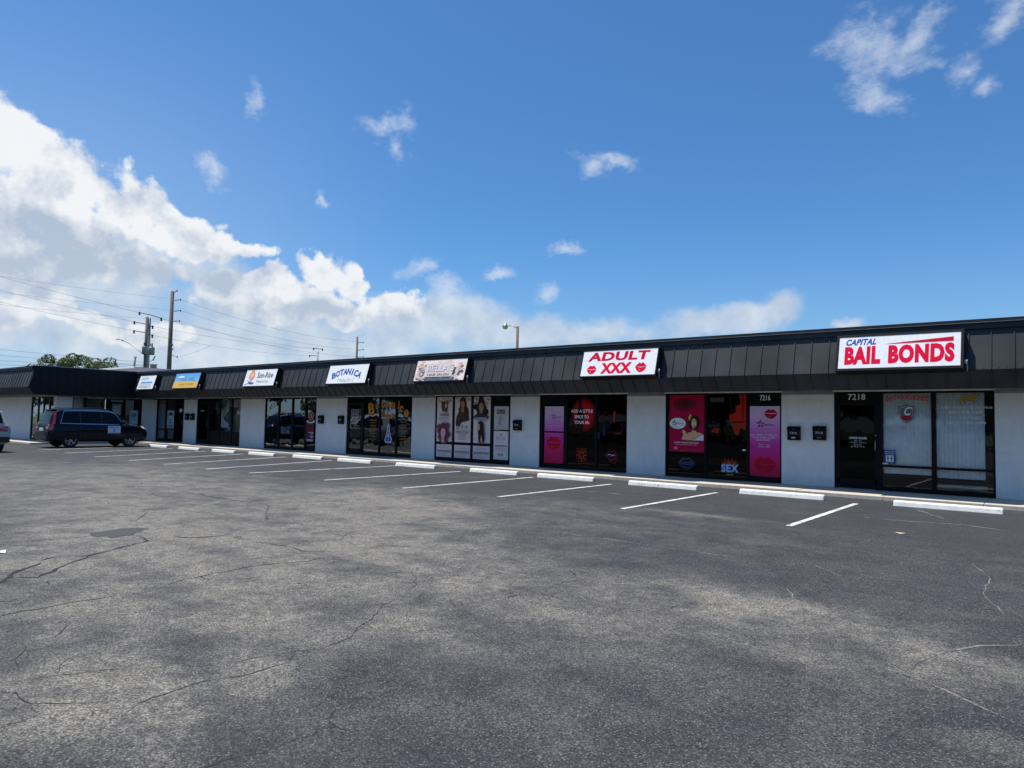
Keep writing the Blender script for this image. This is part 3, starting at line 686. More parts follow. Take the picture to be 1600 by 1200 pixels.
# pop-art woman: hair, face, shoulders, white top
HAIR = [(.60, .60), (.66, .635), (.76, .64), (.84, .61), (.885, .55), (.88, .49), (.85, .44), (.80, .42), (.80, .38), (.74, .37), (.66, .40), (.58, .41), (.55, .46), (.57, .50), (.55, .55)]
SKIN = (.62, .36, .20)
c.poly([(.42, .345), (.40, .28), (.36, .22), (.46, .205), (.50, .235), (.52, .30), (.47, .36)], SKIN)
c.poly([(.49, .205), (.50, .30), (.56, .335), (.66, .35), (.68, .40), (.76, .40), (.78, .345), (.90, .335), (.97, .31), (.99, .26), (.97, .205)], SKIN)
c.poly(HAIR, (.035, .012, .012)); c.poly([(.655, .565), (.70, .585), (.76, .57), (.79, .53), (.785, .46), (.75, .415), (.70, .405), (.665, .44), (.645, .50)], (.68, .42, .26))
c.poly([(.70, .455), (.735, .475), (.765, .46), (.76, .425), (.725, .41), (.70, .43)], (.10, .01, .015)); c.poly([(.705, .452), (.735, .466), (.76, .455), (.76, .447), (.705, .443)], (.75, .75, .75))
for a in ((.665, .535), (.735, .535)): c.poly([(a[0], a[1]), (a[0]+.02, a[1]+.012), (a[0]+.045, a[1]), (a[0]+.02, a[1]-.008)], (.03, .01, .01))
c.stroke([(.66, .555), (.70, .562)], .008, (.05, .02, .02)); c.stroke([(.735, .562), (.775, .55)], .008, (.05, .02, .02))
c.poly([(.56, .60), (.60, .655), (.66, .64), (.63, .60), (.60, .55), (.575, .55)], (.55, .36, .05)); c.poly([(.70, .205), (.80, .24), (.92, .285), (.99, .31), (.99, .205)], (.62, .55, .66))
c.stroke([(.66, .27), (.685, .245), (.72, .24)], .008, (.3, .14, .08)); c.stroke([(.80, .27), (.77, .245), (.73, .24)], .008, (.3, .14, .08)); c.stroke([(.55, .30), (.62, .31)], .006, (.3, .14, .08))
c.poly([(.40, .32), (.38, .365), (.41, .385), (.45, .38), (.48, .34)], SKIN)
c.ell(.255, .495, .235, .098, (.66, .72, .78)); starlogo(c, .16, .50, .10)
c.text('AWARD WINNING BOUTIQUE', .15, .86, .145, .175, (.75, .6, .62), .02); c.text('TOYS LINGERIE NOVELTIES', .18, .8, .115, .135, (.7, .4, .45)); c.stroke([(.3, .02), (.6, .04), (.95, .045)], .012, (.55, .06, .10)); c.rect(.16, .26, .04, .085, (.55, .2, .25)); c.build('poster', wa)
c = wall_canvas(-9.00, -8.38, .18, .62, .052); c.liplines(.5, .5, .42, .42, (.05, .06, .14), .02); c.liplines(.5, .52, .33, .32, (.20, .22, .34), .008); c.stroke([(.12, .45), (.3, .75), (.45, .7)], .012, (.25, .03, .04)); c.build('neon_lips', wa)
wb = bay(-8.10, -6.90, 'window', glass=M_DARKG, fr=.04, sill=.10)
c = wall_canvas(-8.02, -6.96, 1.22, 2.36, .052)
c.poly([(.82, 1), (1, 1), (1, .36), (.55, .34), (.57, .52), (.72, .56), (.72, .72), (.85, .76)], (.36, .015, .006)); c.poly([(.58, .30), (1, .34), (.98, .14), (.86, .2), (.80, .0), (.70, .04), (.66, .18)], (.28, .02, .008))
c.poly([(.05, .1), (.16, .18), (.30, .16), (.24, .05)], (.22, .02, .008)); c.poly([(.90, 1), (.935, 1), (.93, .4), (.90, .4)], (.12, .005, .004)); c.stroke([(.58, .95), (.60, .7), (.66, .5)], .02, (.09, .01, .01))
c.rect(.03, .42, .82, .93, (.05, .055, .065)); c.build('poster', wb)
c = wall_canvas(-7.66, -7.16, .20, .62, .052)
c.poly([(.02, .5), (.06, .8), (.14, .62), (.22, .95), (.32, .66), (.42, 1.0), (.52, .7), (.62, .97), (.72, .66), (.84, .9), (.90, .6), (.98, .75), (.97, .45), (.5, .4)], (.20, .02, .008))
c.poly([(.1, .5), (.2, .7), (.3, .55), (.45, .78), (.6, .55), (.75, .72), (.9, .5)], (.30, .08, .02)); c.text('SEX', 0, 1, .02, .56, (.12, .22, .50), .06); c.text('SEX', .03, .97, .06, .52, (.40, .50, .66), .0); c.stroke([(.3, -.12), (.7, -.12)], .03, (.25, .22, .03)); c.build('decal', wb)
c = wall_canvas(-7.06, -6.97, .82, .86, .052); c.rect(0, 1, 0, 1, WH); c.build('sticker', wb)
def gradposter(x0, x1, z0, z1, top, bot, parent, y=.052, name='poster', n=26):
    c = wall_canvas(x0, x1, z0, z1, y); c.L += 1
    for k in range(n):
        t = (k+.5)/n; col = tuple(bot[i]+(top[i]-bot[i])*t for i in range(3)); c.mb.add([c.P(0, k/n), c.P(1, k/n), c.P(1, (k+1)/n), c.P(0, (k+1)/n)], [(0, 1, 2, 3)], ink(col))
    return c
def tri(a, b, c_, t): return a if t < 0 else None
dr = bay(-6.90, -6.00, 'door', glass=M_DARKG, transom=2.12, solid_transom=True, fr=.03)
c = wall_canvas(-6.58, -6.30, 2.19, 2.34, .038); c.text('7216', 0, 1, 0, 1, (.7, .7, .7), .02); c.build('house_number', dr)
def pinkdoor(x0, x1, z0, z1, par, split=None):
    c = wall_canvas(x0, x1, z0, z1, .036); c.L += 1; n = 30
    stops = [(0, (.42, .008, .05)), (.22, (.46, .015, .10)), (.45, (.42, .03, .25)), (.66, (.46, .14, .40)), (.85, (.50, .33, .52)), (1, (.52, .42, .58))]
    for k in range(n):
        t = (k+.5)/n
        for (a, ca), (b, cb) in zip(stops, stops[1:]):
            if a <= t <= b: q = (t-a)/(b-a); col = tuple(ca[i]+(cb[i]-ca[i])*q for i in range(3))
        c.mb.add([c.P(0, k/n), c.P(1, k/n), c.P(1, (k+1)/n), c.P(0, (k+1)/n)], [(0, 1, 2, 3)], ink(col))
    return c
c = pinkdoor(-6.85, -6.05, .16, 2.04, dr)
c.lips(.70, .895, .24, .075, (.30, .005, .02), (.5, .2, .25)); starlogo(c, .36, .745, .17, txt='Adult Store')
c.text('SO THAT LOVERS OF', .04, .94, .575, .60, (.62, .5, .6), .01); c.text('ROMANCE & SEX', .12, .84, .54, .565, (.62, .5, .6), .01); c.text('CAN PLAY', .2, .7, .505, .53, (.62, .5, .6), .01); c.text('10AM - 9PM', .3, .66, .44, .46, (.6, .45, .58)); c.text('FRI-SAT 10PM', .28, .68, .41, .43, (.6, .45, .58))
c.lips(.5, .17, .38, .12, (.36, .004, .02), (.45, .03, .06)); c.build('poster', dr)

# ---- adult shop, left opening: pink door, two black windows
dl = bay(-13.92, -12.86, 'door', glass=M_DARKG, transom=2.12, solid_transom=True, fr=.05)
c = pinkdoor(-13.72, -12.96, .16, 2.02, dl); starlogo(c, .48, .82, .16, txt='Adult Store'); c.lips(.5, .36, .40, .13, (.42, .004, .02), (.55, .10, .18)); c.rect(0, 1, .535, .56, (.02, .01, .015)); c.text('INTIMACY BEGINS', .1, .9, .64, .665, (.6, .3, .52)); c.build('poster', dl)
wl = bay(-12.86, -11.73, 'window', glass=M_DARKG, fr=.045, sill=.10)
c = wall_canvas(-12.78, -11.78, 1.05, 2.30, .052)
for k, (r, col) in enumerate([(.52, (.035, .002, .003)), (.49, (.09, .003, .005)), (.455, (.17, .003, .006)), (.41, (.28, .004, .008)), (.35, (.38, .006, .01))]):
    c.poly([(min(1, .58+r*cos(a)*.92), .56+r*.86*sin(a)) for a in [2*pi*j/36 for j in range(36)]], col)
c.poly([(.40, 1.0), (.49, 1.0), (.50, .82), (.56, .70), (.58, .35), (.56, .08), (.33, .08), (.32, .35), (.34, .70), (.40, .82)], (.008, .004, .006))
c.text('ADD A LITTLE', .10, .92, .62, .70, (.72, .66, .66), .03); c.text('SPICE TO', .24, .78, .47, .55, (.72, .66, .66), .03); c.text('YOUR life', .22, .80, .33, .41, (.72, .66, .66), .03); c.build('poster', wl)
c = wall_canvas(-12.44, -12.08, .26, .68, .052)
for a in (0, 45, 90, 135):
    q = radians(a); c.poly([(.5+.5*cos(q)-.07*sin(q), .5+.5*sin(q)+.07*cos(q)), (.5-.5*cos(q)-.07*sin(q), .5-.5*sin(q)+.07*cos(q)), (.5-.5*cos(q)+.07*sin(q), .5-.5*sin(q)-.07*cos(q)), (.5+.5*cos(q)+.07*sin(q), .5+.5*sin(q)-.07*cos(q))], (.30, .03, .02), a == 0)
c.stroke([(0, 0), (1, 0), (1, 1), (0, 1)], .02, (.22, .03, .02), True); c.stroke([(.25, .1), (.25, .9)], .02, (.25, .02, .02)); c.stroke([(.75, .1), (.75, .9)], .02, (.25, .02, .02)); c.build('decal', wl)
wm = bay(-11.73, -10.61, 'window', glass=M_DARKG, fr=.045, sill=.10)
c = wall_canvas(-11.68, -10.66, 1.0, 2.3, .052); c.stroke([(.38, .58), (.30, .66), (.20, .60), (.14, .48), (.18, .38)], .03, (.10, .005, .006)); c.poly([(.56, .68), (.62, .66), (.60, .40), (.55, .42)], (.36, .03, .02)); c.rect(.20, .26, .08, .38, (.01, .02, .09)); c.rect(.0, .08, .0, .16, (.01, .02, .09)); c.poly([(.84, .40), (.88, .38), (.86, .3)], (.03, .03, .06)); c.build('poster', wm)
c = wall_canvas(-11.40, -10.90, .24, .70, .052); c.liplines(.45, .6, .42, .36, (.28, .05, .10), .014); c.liplines(.62, .35, .34, .32, (.20, .02, .06), .012); c.stroke([(.2, .6), (.38, .66), (.5, .58), (.7, .62)], .02, (.55, .5, .52)); c.build('neon_lips', wm)

# ---- hair salon: three poster windows and a door on the right
PK = (.66, .55, .53)
def salon_poster(x0, x1, par, up, lowtxt):
    c = wall_canvas(x0, x1, .70, 2.37, .052); c.rect(0, 1, 0, 1, PK)
    for k in range(14):
        u, v = random.random(), random.uniform(.85, 1); c.ell(min(.9, max(.1, u)), min(.96, v), .08, .02, (.40, .28, .27), 8)
    return c
def head(c, u, v, r, hair, skin, kind):
    ar = c.w/c.h
    if kind == 'curly':
        for k in range(26):
            a = random.uniform(0, 2*pi); q = r*random.uniform(.3, 1.05); c.ell(u+q*cos(a), v+q*ar*sin(a)*1.15, r*.42, r*.42*ar, tuple(x*random.uniform(.6, 1.3) for x in hair), 9)
    elif kind == 'long':
        c.poly([(u-.75*r, v+.9*r*ar), (u, v+1.25*r*ar), (u+.7*r, v+.9*r*ar), (u+.9*r, v), (u+1.15*r, v-2.4*r*ar), (u+.9*r, v-3.6*r*ar), (u-.55*r, v-3.6*r*ar), (u-.7*r, v-1.5*r*ar), (u-.9*r, v)], hair)
        c.poly([(u-.1*r, v-3.4*r*ar), (u+.25*r, v-1.9*r*ar), (u+.6*r, v-3.4*r*ar)], skin)
    else:
        c.poly([(u-.6*r, v+.9*r*ar), (u, v+1.3*r*ar), (u+.6*r, v+.9*r*ar), (u+.8*r, v-.4*r*ar), (u+1.2*r, v-1.4*r*ar), (u+1.4*r, v-2.6*r*ar), (u-.2*r, v-2.9*r*ar), (u-1.2*r, v-4.1*r*ar), (u-1.6*r, v-3.2*r*ar), (u-1.4*r, v-2.0*r*ar), (u-.8*r, v-1.0*r*ar)], hair)
        for k in range(16): c.ell(u+random.uniform(-1, 1)*r, v-random.uniform(0, 2.6)*r*ar, r*.35, r*.3*ar, tuple(x*random.uniform(.5, 1.9) for x in hair), 9)
    if kind != 'long':
        c.poly([(u-.2*r, v-.3*r*ar), (u+.2*r, v-.3*r*ar), (u+.3*r, v-1.25*r*ar), (u-.3*r, v-1.25*r*ar)], tuple(x*.8 for x in skin)); c.ell(u, v, r*.42, r*.55*ar, skin, 18)
        c.ell(u-.16*r, v+.08*r*ar, .07*r, .04*r*ar, (.05, .02, .02), 8); c.ell(u+.16*r, v+.08*r*ar, .07*r, .04*r*ar, (.05, .02, .02), 8); c.ell(u, v-.28*r*ar, .13*r, .05*r*ar, (.35, .05, .06), 8); c.stroke([(u, v+.05*r*ar), (u+.03*r, v-.1*r*ar)], .006, tuple(x*.6 for x in skin))
    else:
        c.poly([(u-.75*r, v+.55*r*ar), (u-.85*r, v+.1*r*ar), (u-1.0*r, v-.05*r*ar), (u-.8*r, v-.2*r*ar), (u-.85*r, v-.5*r*ar), (u-.55*r, v-.9*r*ar), (u-.25*r, v-.8*r*ar), (u-.3*r, v+.5*r*ar)], skin)
xs = [-18.80, -17.88, -16.96, -16.02, -15.16]
sp = []
for k in range(3): sp.append(bay(xs[k], xs[k+1], 'window', glass=M_DARKG, rail=.64, fr=.05, sill=.11))
def salon_low(x0, x1, par, seed):
    c = wall_canvas(x0, x1, .13, .60, .052); c.rect(0, 1, 0, 1, PK); r = random.Random(seed)
    for v in (.85, .72): c.rect(.2, .2+r.uniform(.45, .65), v-.02, v+.02, (.40, .33, .33))
    c.rect(.06, .94, .36, .56, (.33, .22, .23)); c.text(['BRAIDS & LOCS', 'COLOR & CUTS', 'WALK INS OK'][seed], .12, .88, .41, .51, (.5, .42, .42), .01)
    for v in (.24, .12): c.rect(.15, .15+r.uniform(.5, .7), v-.02, v+.02, (.38, .31, .31))
    c.build('poster', par)
c = salon_poster(-18.74, -17.94, sp[0], 0, 0); c.ell(.50, .78, .21, .115, (.10, .04, .04), 20, rot=.3)
for k in range(10): c.ell(.5+random.uniform(-.15, .2), .78+random.uniform(-.09, .09), .07, .05, (random.uniform(.06, .26), .07, .06), 9)
c.ell(.60, .80, .07, .05, (.50, .36, .32), 12); c.rect(.22, .80, .575, .625, (.30, .16, .19)); c.text('WOMEN CUTS', .26, .76, .585, .615, (.5, .4, .42)); c.rect(.2, .75, .525, .54, (.36, .29, .30)); c.rect(.15, .85, .49, .50, (.38, .31, .31)); c.rect(.2, .7, .455, .465, (.38, .31, .31)); head(c, .5, .20, .36, (.16, .045, .07), (.55, .38, .38), 'curly'); c.build('poster', sp[0]); salon_low(-18.74, -17.94, sp[0], 0)
c = salon_poster(-17.82, -17.02, sp[1], 0, 0); head(c, .52, .83, .28, (.055, .035, .022), (.38, .22, .16), 'wave')
for u in (.25, .5, .75): c.ell(u, .335, .07, .03, (.10, .08, .08), 12); c.ell(u, .335, .045, .018, PK, 12)
c.rect(.12, .88, .20, .25, (.30, .26, .27)); c.text('SERVICES', .36, .86, .21, .243, (.5, .42, .42), .01)
for v in (.16, .13, .09, .06): c.rect(.25, random.uniform(.65, .85), v, v+.012, (.37, .30, .30))
c.build('poster', sp[1]); salon_low(-17.82, -17.02, sp[1], 1)
c = salon_poster(-16.90, -16.10, sp[2], 0, 0); head(c, .50, .77, .34, (.035, .018, .016), (.40, .22, .15), 'curly')
c.poly([(.06, .56), (.22, .62), (.40, .64), (.62, .64), (.80, .62), (.95, .56), (.95, .53), (.06, .53)], (.04, .03, .04)); c.rect(.12, .86, .50, .555, (.24, .18, .26)); c.text('PROFESSIONAL', .18, .8, .51, .545, (.5, .44, .46), .01); c.rect(.2, .75, .465, .475, (.36, .3, .3)); head(c, .50, .36, .20, (.025, .018, .016), (.50, .33, .24), 'long'); c.build('poster', sp[2]); salon_low(-16.90, -16.10, sp[2], 2)
ds = bay(xs[3], xs[4], 'door', glass=M_GLASS, transom=2.10, fr=.05)
c = wall_canvas(-15.92, -15.26, 1.20, 2.02, .036); c.rect(0, 1, 0, 1, (.47, .42, .41)); c.rect(.18, .76, .68, .86, (.06, .055, .06)); c.text("BELLA'S", .22, .72, .71, .83, (.45, .4, .4), .01)
def fig(c, u, v, s, col, wd):
    ar = c.w/c.h
    f = lambda L: [(u+a*s, v+b*s*ar) for a, b in L]
    c.stroke(f([(.0, 1.0), (-.35, .8), (-.45, .45), (-.25, .15), (-.38, -.1), (-.55, -.35), (-.5, -.7)]), wd, col); c.stroke(f([(.0, 1.0), (.25, .85), (.28, .55), (.05, .3), (.12, .05), (.35, -.1)]), wd, col)
    c.stroke(f([(-.2, .7), (.0, .6), (.05, .35), (-.1, .0), (-.25, -.25), (-.15, -.5), (.1, -.6), (.3, -.5)]), wd, col); c.stroke(f([(-.3, -.5), (-.1, -.7), (.2, -.75), (.1, -1)]), wd*1.4, col); c.stroke(f([(.5, .6), (.42, .35), (.3, .2)]), wd, col)
fig(c, .45, .38, .26, (.05, .045, .05), .012)
for k in range(12): c.stroke([(.06+k*.08, 0), (.06+k*.08, random.uniform(.06, .16))], .006, (.28, .24, .24))
c.build('poster', ds)
c = wall_canvas(-15.92, -15.26, .16, 1.15, .036); c.rect(0, 1, 0, 1, PK); c.ell(.5, .87, .06, .04, (.3, .24, .24), 12)
for v in (.79, .76, .72, .69): c.rect(.18, random.uniform(.7, .86), v, v+.012, (.34, .28, .28))
c.rect(.1, .9, .46, .51, (.20, .16, .18)); c.text('WALK-INS WELCOME', .14, .86, .47, .50, (.5, .45, .45)); c.rect(0, 1, .52, .545, (.62, .58, .57))
for v in (.40, .37, .33): c.rect(.18, random.uniform(.7, .86), v, v+.012, (.35, .29, .29))
c.ell(.4, .18, .07, .035, (.22, .18, .18), 12); c.ell(.6, .18, .07, .035, (.22, .18, .18), 12); c.build('poster', ds)

# ---- orange lettered shop: door and three windows that mirror the lot
xs = [-24.03, -23.02, -21.97, -20.98, -20.05]
db = bay(xs[0], xs[1], 'door', transom=2.10, fr=.07, handle=-1)
bw = [bay(xs[k], xs[k+1], 'window', fr=.045, sill=.13) for k in (1, 2, 3)]
OR = (.50, .20, .03)
def arcword(x0, x1, word, par, parts, z, h, y=.053):
    pass
def letter(par, ch, x, z, w, h, rot, col=OR, bold=.03, name='lettering'):
    c = Canvas((x, .053, z), (cos(rot), 0, sin(rot)), (-sin(rot), 0, cos(rot)), w, h); c.text(ch, -.04, 1.04, -.04, 1.04, (.24, .08, .01), bold+.03); c.text(ch, 0, 1, 0, 1, col, bold); return c.build(name, par)
letter(bw[0], 'B', -22.66, 1.66, .36, .46, .12); letter(bw[0], 'o', -22.25, 1.86, .20, .22, .2)
letter(bw[1], 't', -21.90, 1.93, .17, .30, .1); letter(bw[1], 'a', -21.66, 1.97, .24, .24, .04); letter(bw[1], 'n', -21.34, 1.95, .24, .24, -.1)
letter(bw[2], 'i', -20.96+.03, 1.90, .07, .33, -.2); letter(bw[2], 'c', -20.86, 1.84, .22, .24, -.35); letter(bw[2], 'a', -20.58, 1.68, .26, .26, -.5)
c = wall_canvas(-21.88, -21.06, 1.55, 1.75, .054); c.text('Malachi', 0, 1, 0, 1, (.45, .13, .03), .03); c.build('lettering', bw[1])
def menu(par, x0, x1, z0, z1, n, seed):
    c = wall_canvas(x0, x1, z0, z1, .054); r = random.Random(seed); W_ = ['VELAS', 'PERFUMES', 'JABONES', 'HIERBAS', 'ACEITES', 'LIBROS', 'ESENCIAS', 'IMAGENES', 'BANOS']
    for k in range(n): v = 1-(k+.8)/n; c.text(W_[(k+seed) % 9], r.uniform(0, .15), r.uniform(.8, 1), v, v+.5/n, (.34, .17, .05), .02)
    c.build('lettering', par)
menu(bw[0], -22.60, -22.15, .62, 1.50, 8, 1); menu(bw[2], -20.78, -20.34, .55, 1.45, 8, 4)
c = wall_canvas(-21.66, -21.22, .56, 1.30, .054)
c.poly([(0, .12), (.12, .28), (.30, .62), (.46, 1), (.56, 1), (.68, .62), (.86, .28), (1, .24), (.86, .0), (.12, 0)], (.60, .64, .70)); c.poly([(.10, .12), (.2, .28), (.38, .62), (.5, .92), (.62, .62), (.78, .28), (.86, .2), (.80, .05), (.15, .05)], (.03, .10, .34))
c.ell(.5, .62, .07, .06, (.62, .60, .58), 12); c.poly([(.35, .3), (.5, .56), (.66, .3), (.5, .12)], (.55, .50, .46)); c.ell(.5, .25, .09, .06, (.04, .10, .3), 12); c.build('statue_decal', bw[1])
c = wall_canvas(-23.82, -23.22, 1.02, 1.95, .036)
c.poly([(.05, .60), (.03, .96), (.16, .92), (.26, .97), (.40, .93), (.62, .93), (.76, .97), (.86, .92), (.98, .96), (.94, .60), (.5, .56)], (.11, .12, .14)); c.stroke([(.05, .62), (.5, .57), (.94, .62)], .014, (.38, .36, .32)); c.ell(.32, .71, .035, .022, (.8, .8, .7), 10); c.ell(.66, .71, .035, .022, (.8, .8, .7), 10)
c.text('ABIERTO', .18, .72, .44, .54, (.34, .15, .06), .02); c.text('10AM - 6PM', .18, .72, .34, .40, (.30, .17, .08)); c.stroke([(.03, .3), (.06, .1), (.2, .03), (.4, .12), (.6, .22), (.95, .18)], .016, (.36, .35, .32)); c.build('cat_decal', db)

# ---- green-reflecting shop: three tall windows and door
xs = [-30.18, -29.06, -27.98, -26.98, -26.14]
gw = [bay(xs[k], xs[k+1], 'window', fr=.06, sill=.13) for k in (0, 1, 2)]
dg = bay(xs[3], xs[4], 'door', transom=2.10, fr=.05)
c = wall_canvas(-26.90, -26.26, .42, 1.90, .036)
c.ell(.52, .78, .34, .14, (.42, .16, .11)); c.ell(.52, .78, .24, .10, (.05, .02, .03)); c.text('SR', .36, .68, .72, .84, (.55, .28, .22), .03); c.poly([(.02, .60), (.12, .66), (.3, .60), (.7, .60), (.9, .66), (1, .60), (.8, .56), (.3, .56)], (.6, .6, .58)); c.rect(.0, .92, .0, .52, (.08, .02, .045)); c.poly([(0, .52), (.15, .57), (.8, .55), (.92, .52)], (.22, .03, .06)); c.rect(0, .92, .33, .40, (.20, .015, .02))
for v, a in ((.27, .3), (.23, .6), (.16, .45), (.12, .6), (.05, .1), (.02, .15)): c.rect(a, .86, v, v+.022, (.48, .44, .46))
c.build('poster', dg)

# ---- plant window shop
xs = [-36.63, -35.38, -34.36, -33.20, -32.32]
dp = bay(xs[0], xs[1], 'door', glass=M_DARKG, transom=2.12, fr=.08, handle=1)
pw = [bay(xs[k], xs[k+1], 'window', glass=M_CLEAR, rail=.68, fr=.05, sill=.12) for k in (1, 2, 3)]
c = wall_canvas(-36.3, -35.95, 1.72, 1.76, .054); c.rect(0, 1, 0, 1, (.45, .46, .46)); c.build('sticker', dp)
blinds(-35.30, -34.45, .88, 2.33, .60, pw[0], .12)
for k, (a, b) in enumerate([(-34.30, -33.28), (-33.14, -32.38)]): blinds(a, b, 1.95, 2.33, .60, pw[k+1], .10)
mb = MB()
for k in range(3): mb.box(xs[k+1]+.055, xs[k+2]-.055, .055, .06, .13, .65, M_FRAME)
mb.build('kick_panel', pw[0])
# ---- first shop in the corner
xs = [-41.25, -40.14, -39.10, -38.02]
cw0 = bay(xs[0], xs[1], 'window', glass=M_CLEAR, rail=.68, fr=.07, sill=.13); cw1 = bay(xs[1], xs[2], 'window', glass=M_CLEAR, rail=.68, fr=.07, sill=.13)
blinds(-41.15, -40.25, .16, 2.02, .16, cw0, .10, paint('grey_blinds', (.30, .33, .36), .6)); blinds(-40.05, -39.2, .16, .62, .16, cw1, .10, paint('grey_blinds', (.30, .33, .36), .6))
c = wall_canvas(-40.0, -39.2, .74, 1.74, .053); c.rect(0, 1, 0, 1, (.36, .43, .48)); c.ell(.5, .70, .36, .20, (.03, .05, .10), 20); c.ell(.5, .66, .30, .15, (.45, .5, .54), 20); c.poly([(.3, .8), (.4, .9), (.5, .84), (.62, .9), (.7, .8), (.6, .7), (.4, .7)], (.03, .05, .1)); c.rect(.2, .8, .28, .34, (.05, .10, .25)); c.rect(.12, .88, .14, .20, (.04, .08, .2)); c.rect(.12, .88, .05, .10, (.04, .08, .2)); c.rect(.35, .6, .42, .5, (.1, .12, .16)); c.build('poster', cw1)
dc = bay(xs[2], xs[3], 'door', glass=M_DARKG, transom=2.12, fr=.06, handle=1)
c = wall_canvas(-38.62, -38.30, 1.62, 1.86, .053); c.poly([(.5+.5*cos(a), .5+.5*sin(a)) for a in [2*pi*j/18 for j in range(14)]], (.6, .62, .62)); c.build('clock_sticker', dc)

# ---- wing: front panes and side bays
def turned_bay(y0, y1, kind, glass=M_GLASS, rail=None, transom=None, **kw):
    o = bay(0, y1-y0, kind, glass=glass, rail=rail, transom=transom, **kw); o.location = (XW, y0, 0); o.rotation_euler = (0, 0, pi/2); return o
fx = [-45.25, -44.25, -43.45, -42.6, -41.95]
for k in range(4):
    o = bay(fx[k], fx[k+1], 'window', fr=.07, sill=.12); o.location = (0, YW, 0)
s1 = turned_bay(-4.25, -3.62, 'window', M_CLEAR, fr=.05); blinds(.05, .60, .14, 2.35, .16, s1, .1, paint('beige_blinds', (.36, .36, .33), .6))
s2 = turned_bay(-3.62, -2.50, 'window', M_CLEAR, fr=.07); blinds(.10, 1.04, .14, 2.3, .2, s2, .16, paint('dark_curtain', (.06, .05, .05), .8))
s3 = turned_bay(-2.38, -1.60, 'door', M_DARKG, transom=2.1, fr=.06)
c = Canvas((.20, .053, .75), (1, 0, 0), (0, 0, 1), .36, 1.2); c.rect(0, 1, 0, 1, (.26, .28, .28)); c.rect(.2, .8, .25, .5, (.04, .04, .05)); c.rect(.15, .85, .8, .9, (.2, .22, .22)); c.build('poster', s3)
s4 = turned_bay(-1.60, -.66, 'window', M_DARKG, fr=.06)
c = Canvas((.30, .053, .72), (1, 0, 0), (0, 0, 1), .45, 1.0); c.rect(0, 1, 0, 1, (.26, .36, .42)); c.rect(0, 1, .0, .2, (.08, .14, .24)); c.rect(.1, .9, .3, .4, (.35, .45, .48)); c.ell(.5, .72, .3, .12, (.12, .16, .22), 16); c.build('poster', s4)

for xq in (-5.35, -1.15, -14.7, -20.6):
    mb = MB(); mb.lathe([(0, -.03), (.07, -.028), (.085, 0), (.09, .01)], (xq, -.75, 2.468), (0, 0, 1), M_TRIM, 14); mb.build('soffit_light', MALL)
# ------------------------------------------------------------------ mailboxes
def mailbox(x, z, label, txt, y=0.0):
    t = empty('mailbox', (x, y, z), 0, label, 'mailbox', 'black wall mailboxes on the piers')
    mb = MB(); w, h = .155, .175
    mb.prism([(-.0, -h), (-.11, -h), (-.12, h*.55), (-.09, h*.9), (-.0, h)], -w, w, M_FRAME); mb.build('box', t, bevel=.006)
    mb = MB(); mb.prism([(-.005, h+.012), (-.005, h+.002), (-.09, h*.9+.006), (-.124, h*.55+.006), (-.128, h*.5), (-.133, h*.5), (-.13, h*.6+.006), (-.093, h*.92+.012)], -w-.008, w+.008, M_FRAME); mb.build('lid', t)
    c = Canvas((-.09, -.1235, -.02), (1, 0, 0), (0, 0, 1), .18, .06); c.text(txt, 0, 1, 0, 1, (.5, .5, .5), .01); c.build('number', t)
    c = Canvas((-.05, -.1215, -.125), (1, 0, 0), (0, 0, 1), .10, .03); c.rect(0, 1, 0, 1, (.5, .5, .48) if txt == '7216' else (.12, .12, .12)); c.build('sticker', t)
    mb = MB(); mb.lathe([(0, .012), (.012, .012), (.014, 0)], (0, -.12, .10), (0, -1, 0), M_STEEL, 8); mb.build('lock', t)
    return t
mailbox(-5.66, 1.33, 'black mailbox with a white sticker, right of the pink poster door', '7216')
mailbox(-5.03, 1.35, 'black mailbox just left of the door numbered 7218', '7218')
mailbox(-14.80, 1.37, 'black mailbox on the pier between the salon door and the pink poster door', '7214')
mailbox(-25.72, 1.42, 'black mailbox just right of the dark door poster with the red emblem', '7210')
mailbox(-24.33, 1.42, 'black mailbox close to the door with the cat decal', '7212')
mailbox(-37.54, 1.41, 'black mailbox at the left of the narrow pier, touching the corner shop door', '7206')
mailbox(-36.96, 1.41, 'black mailbox at the right of the narrow pier before the plant window shop', '7208')

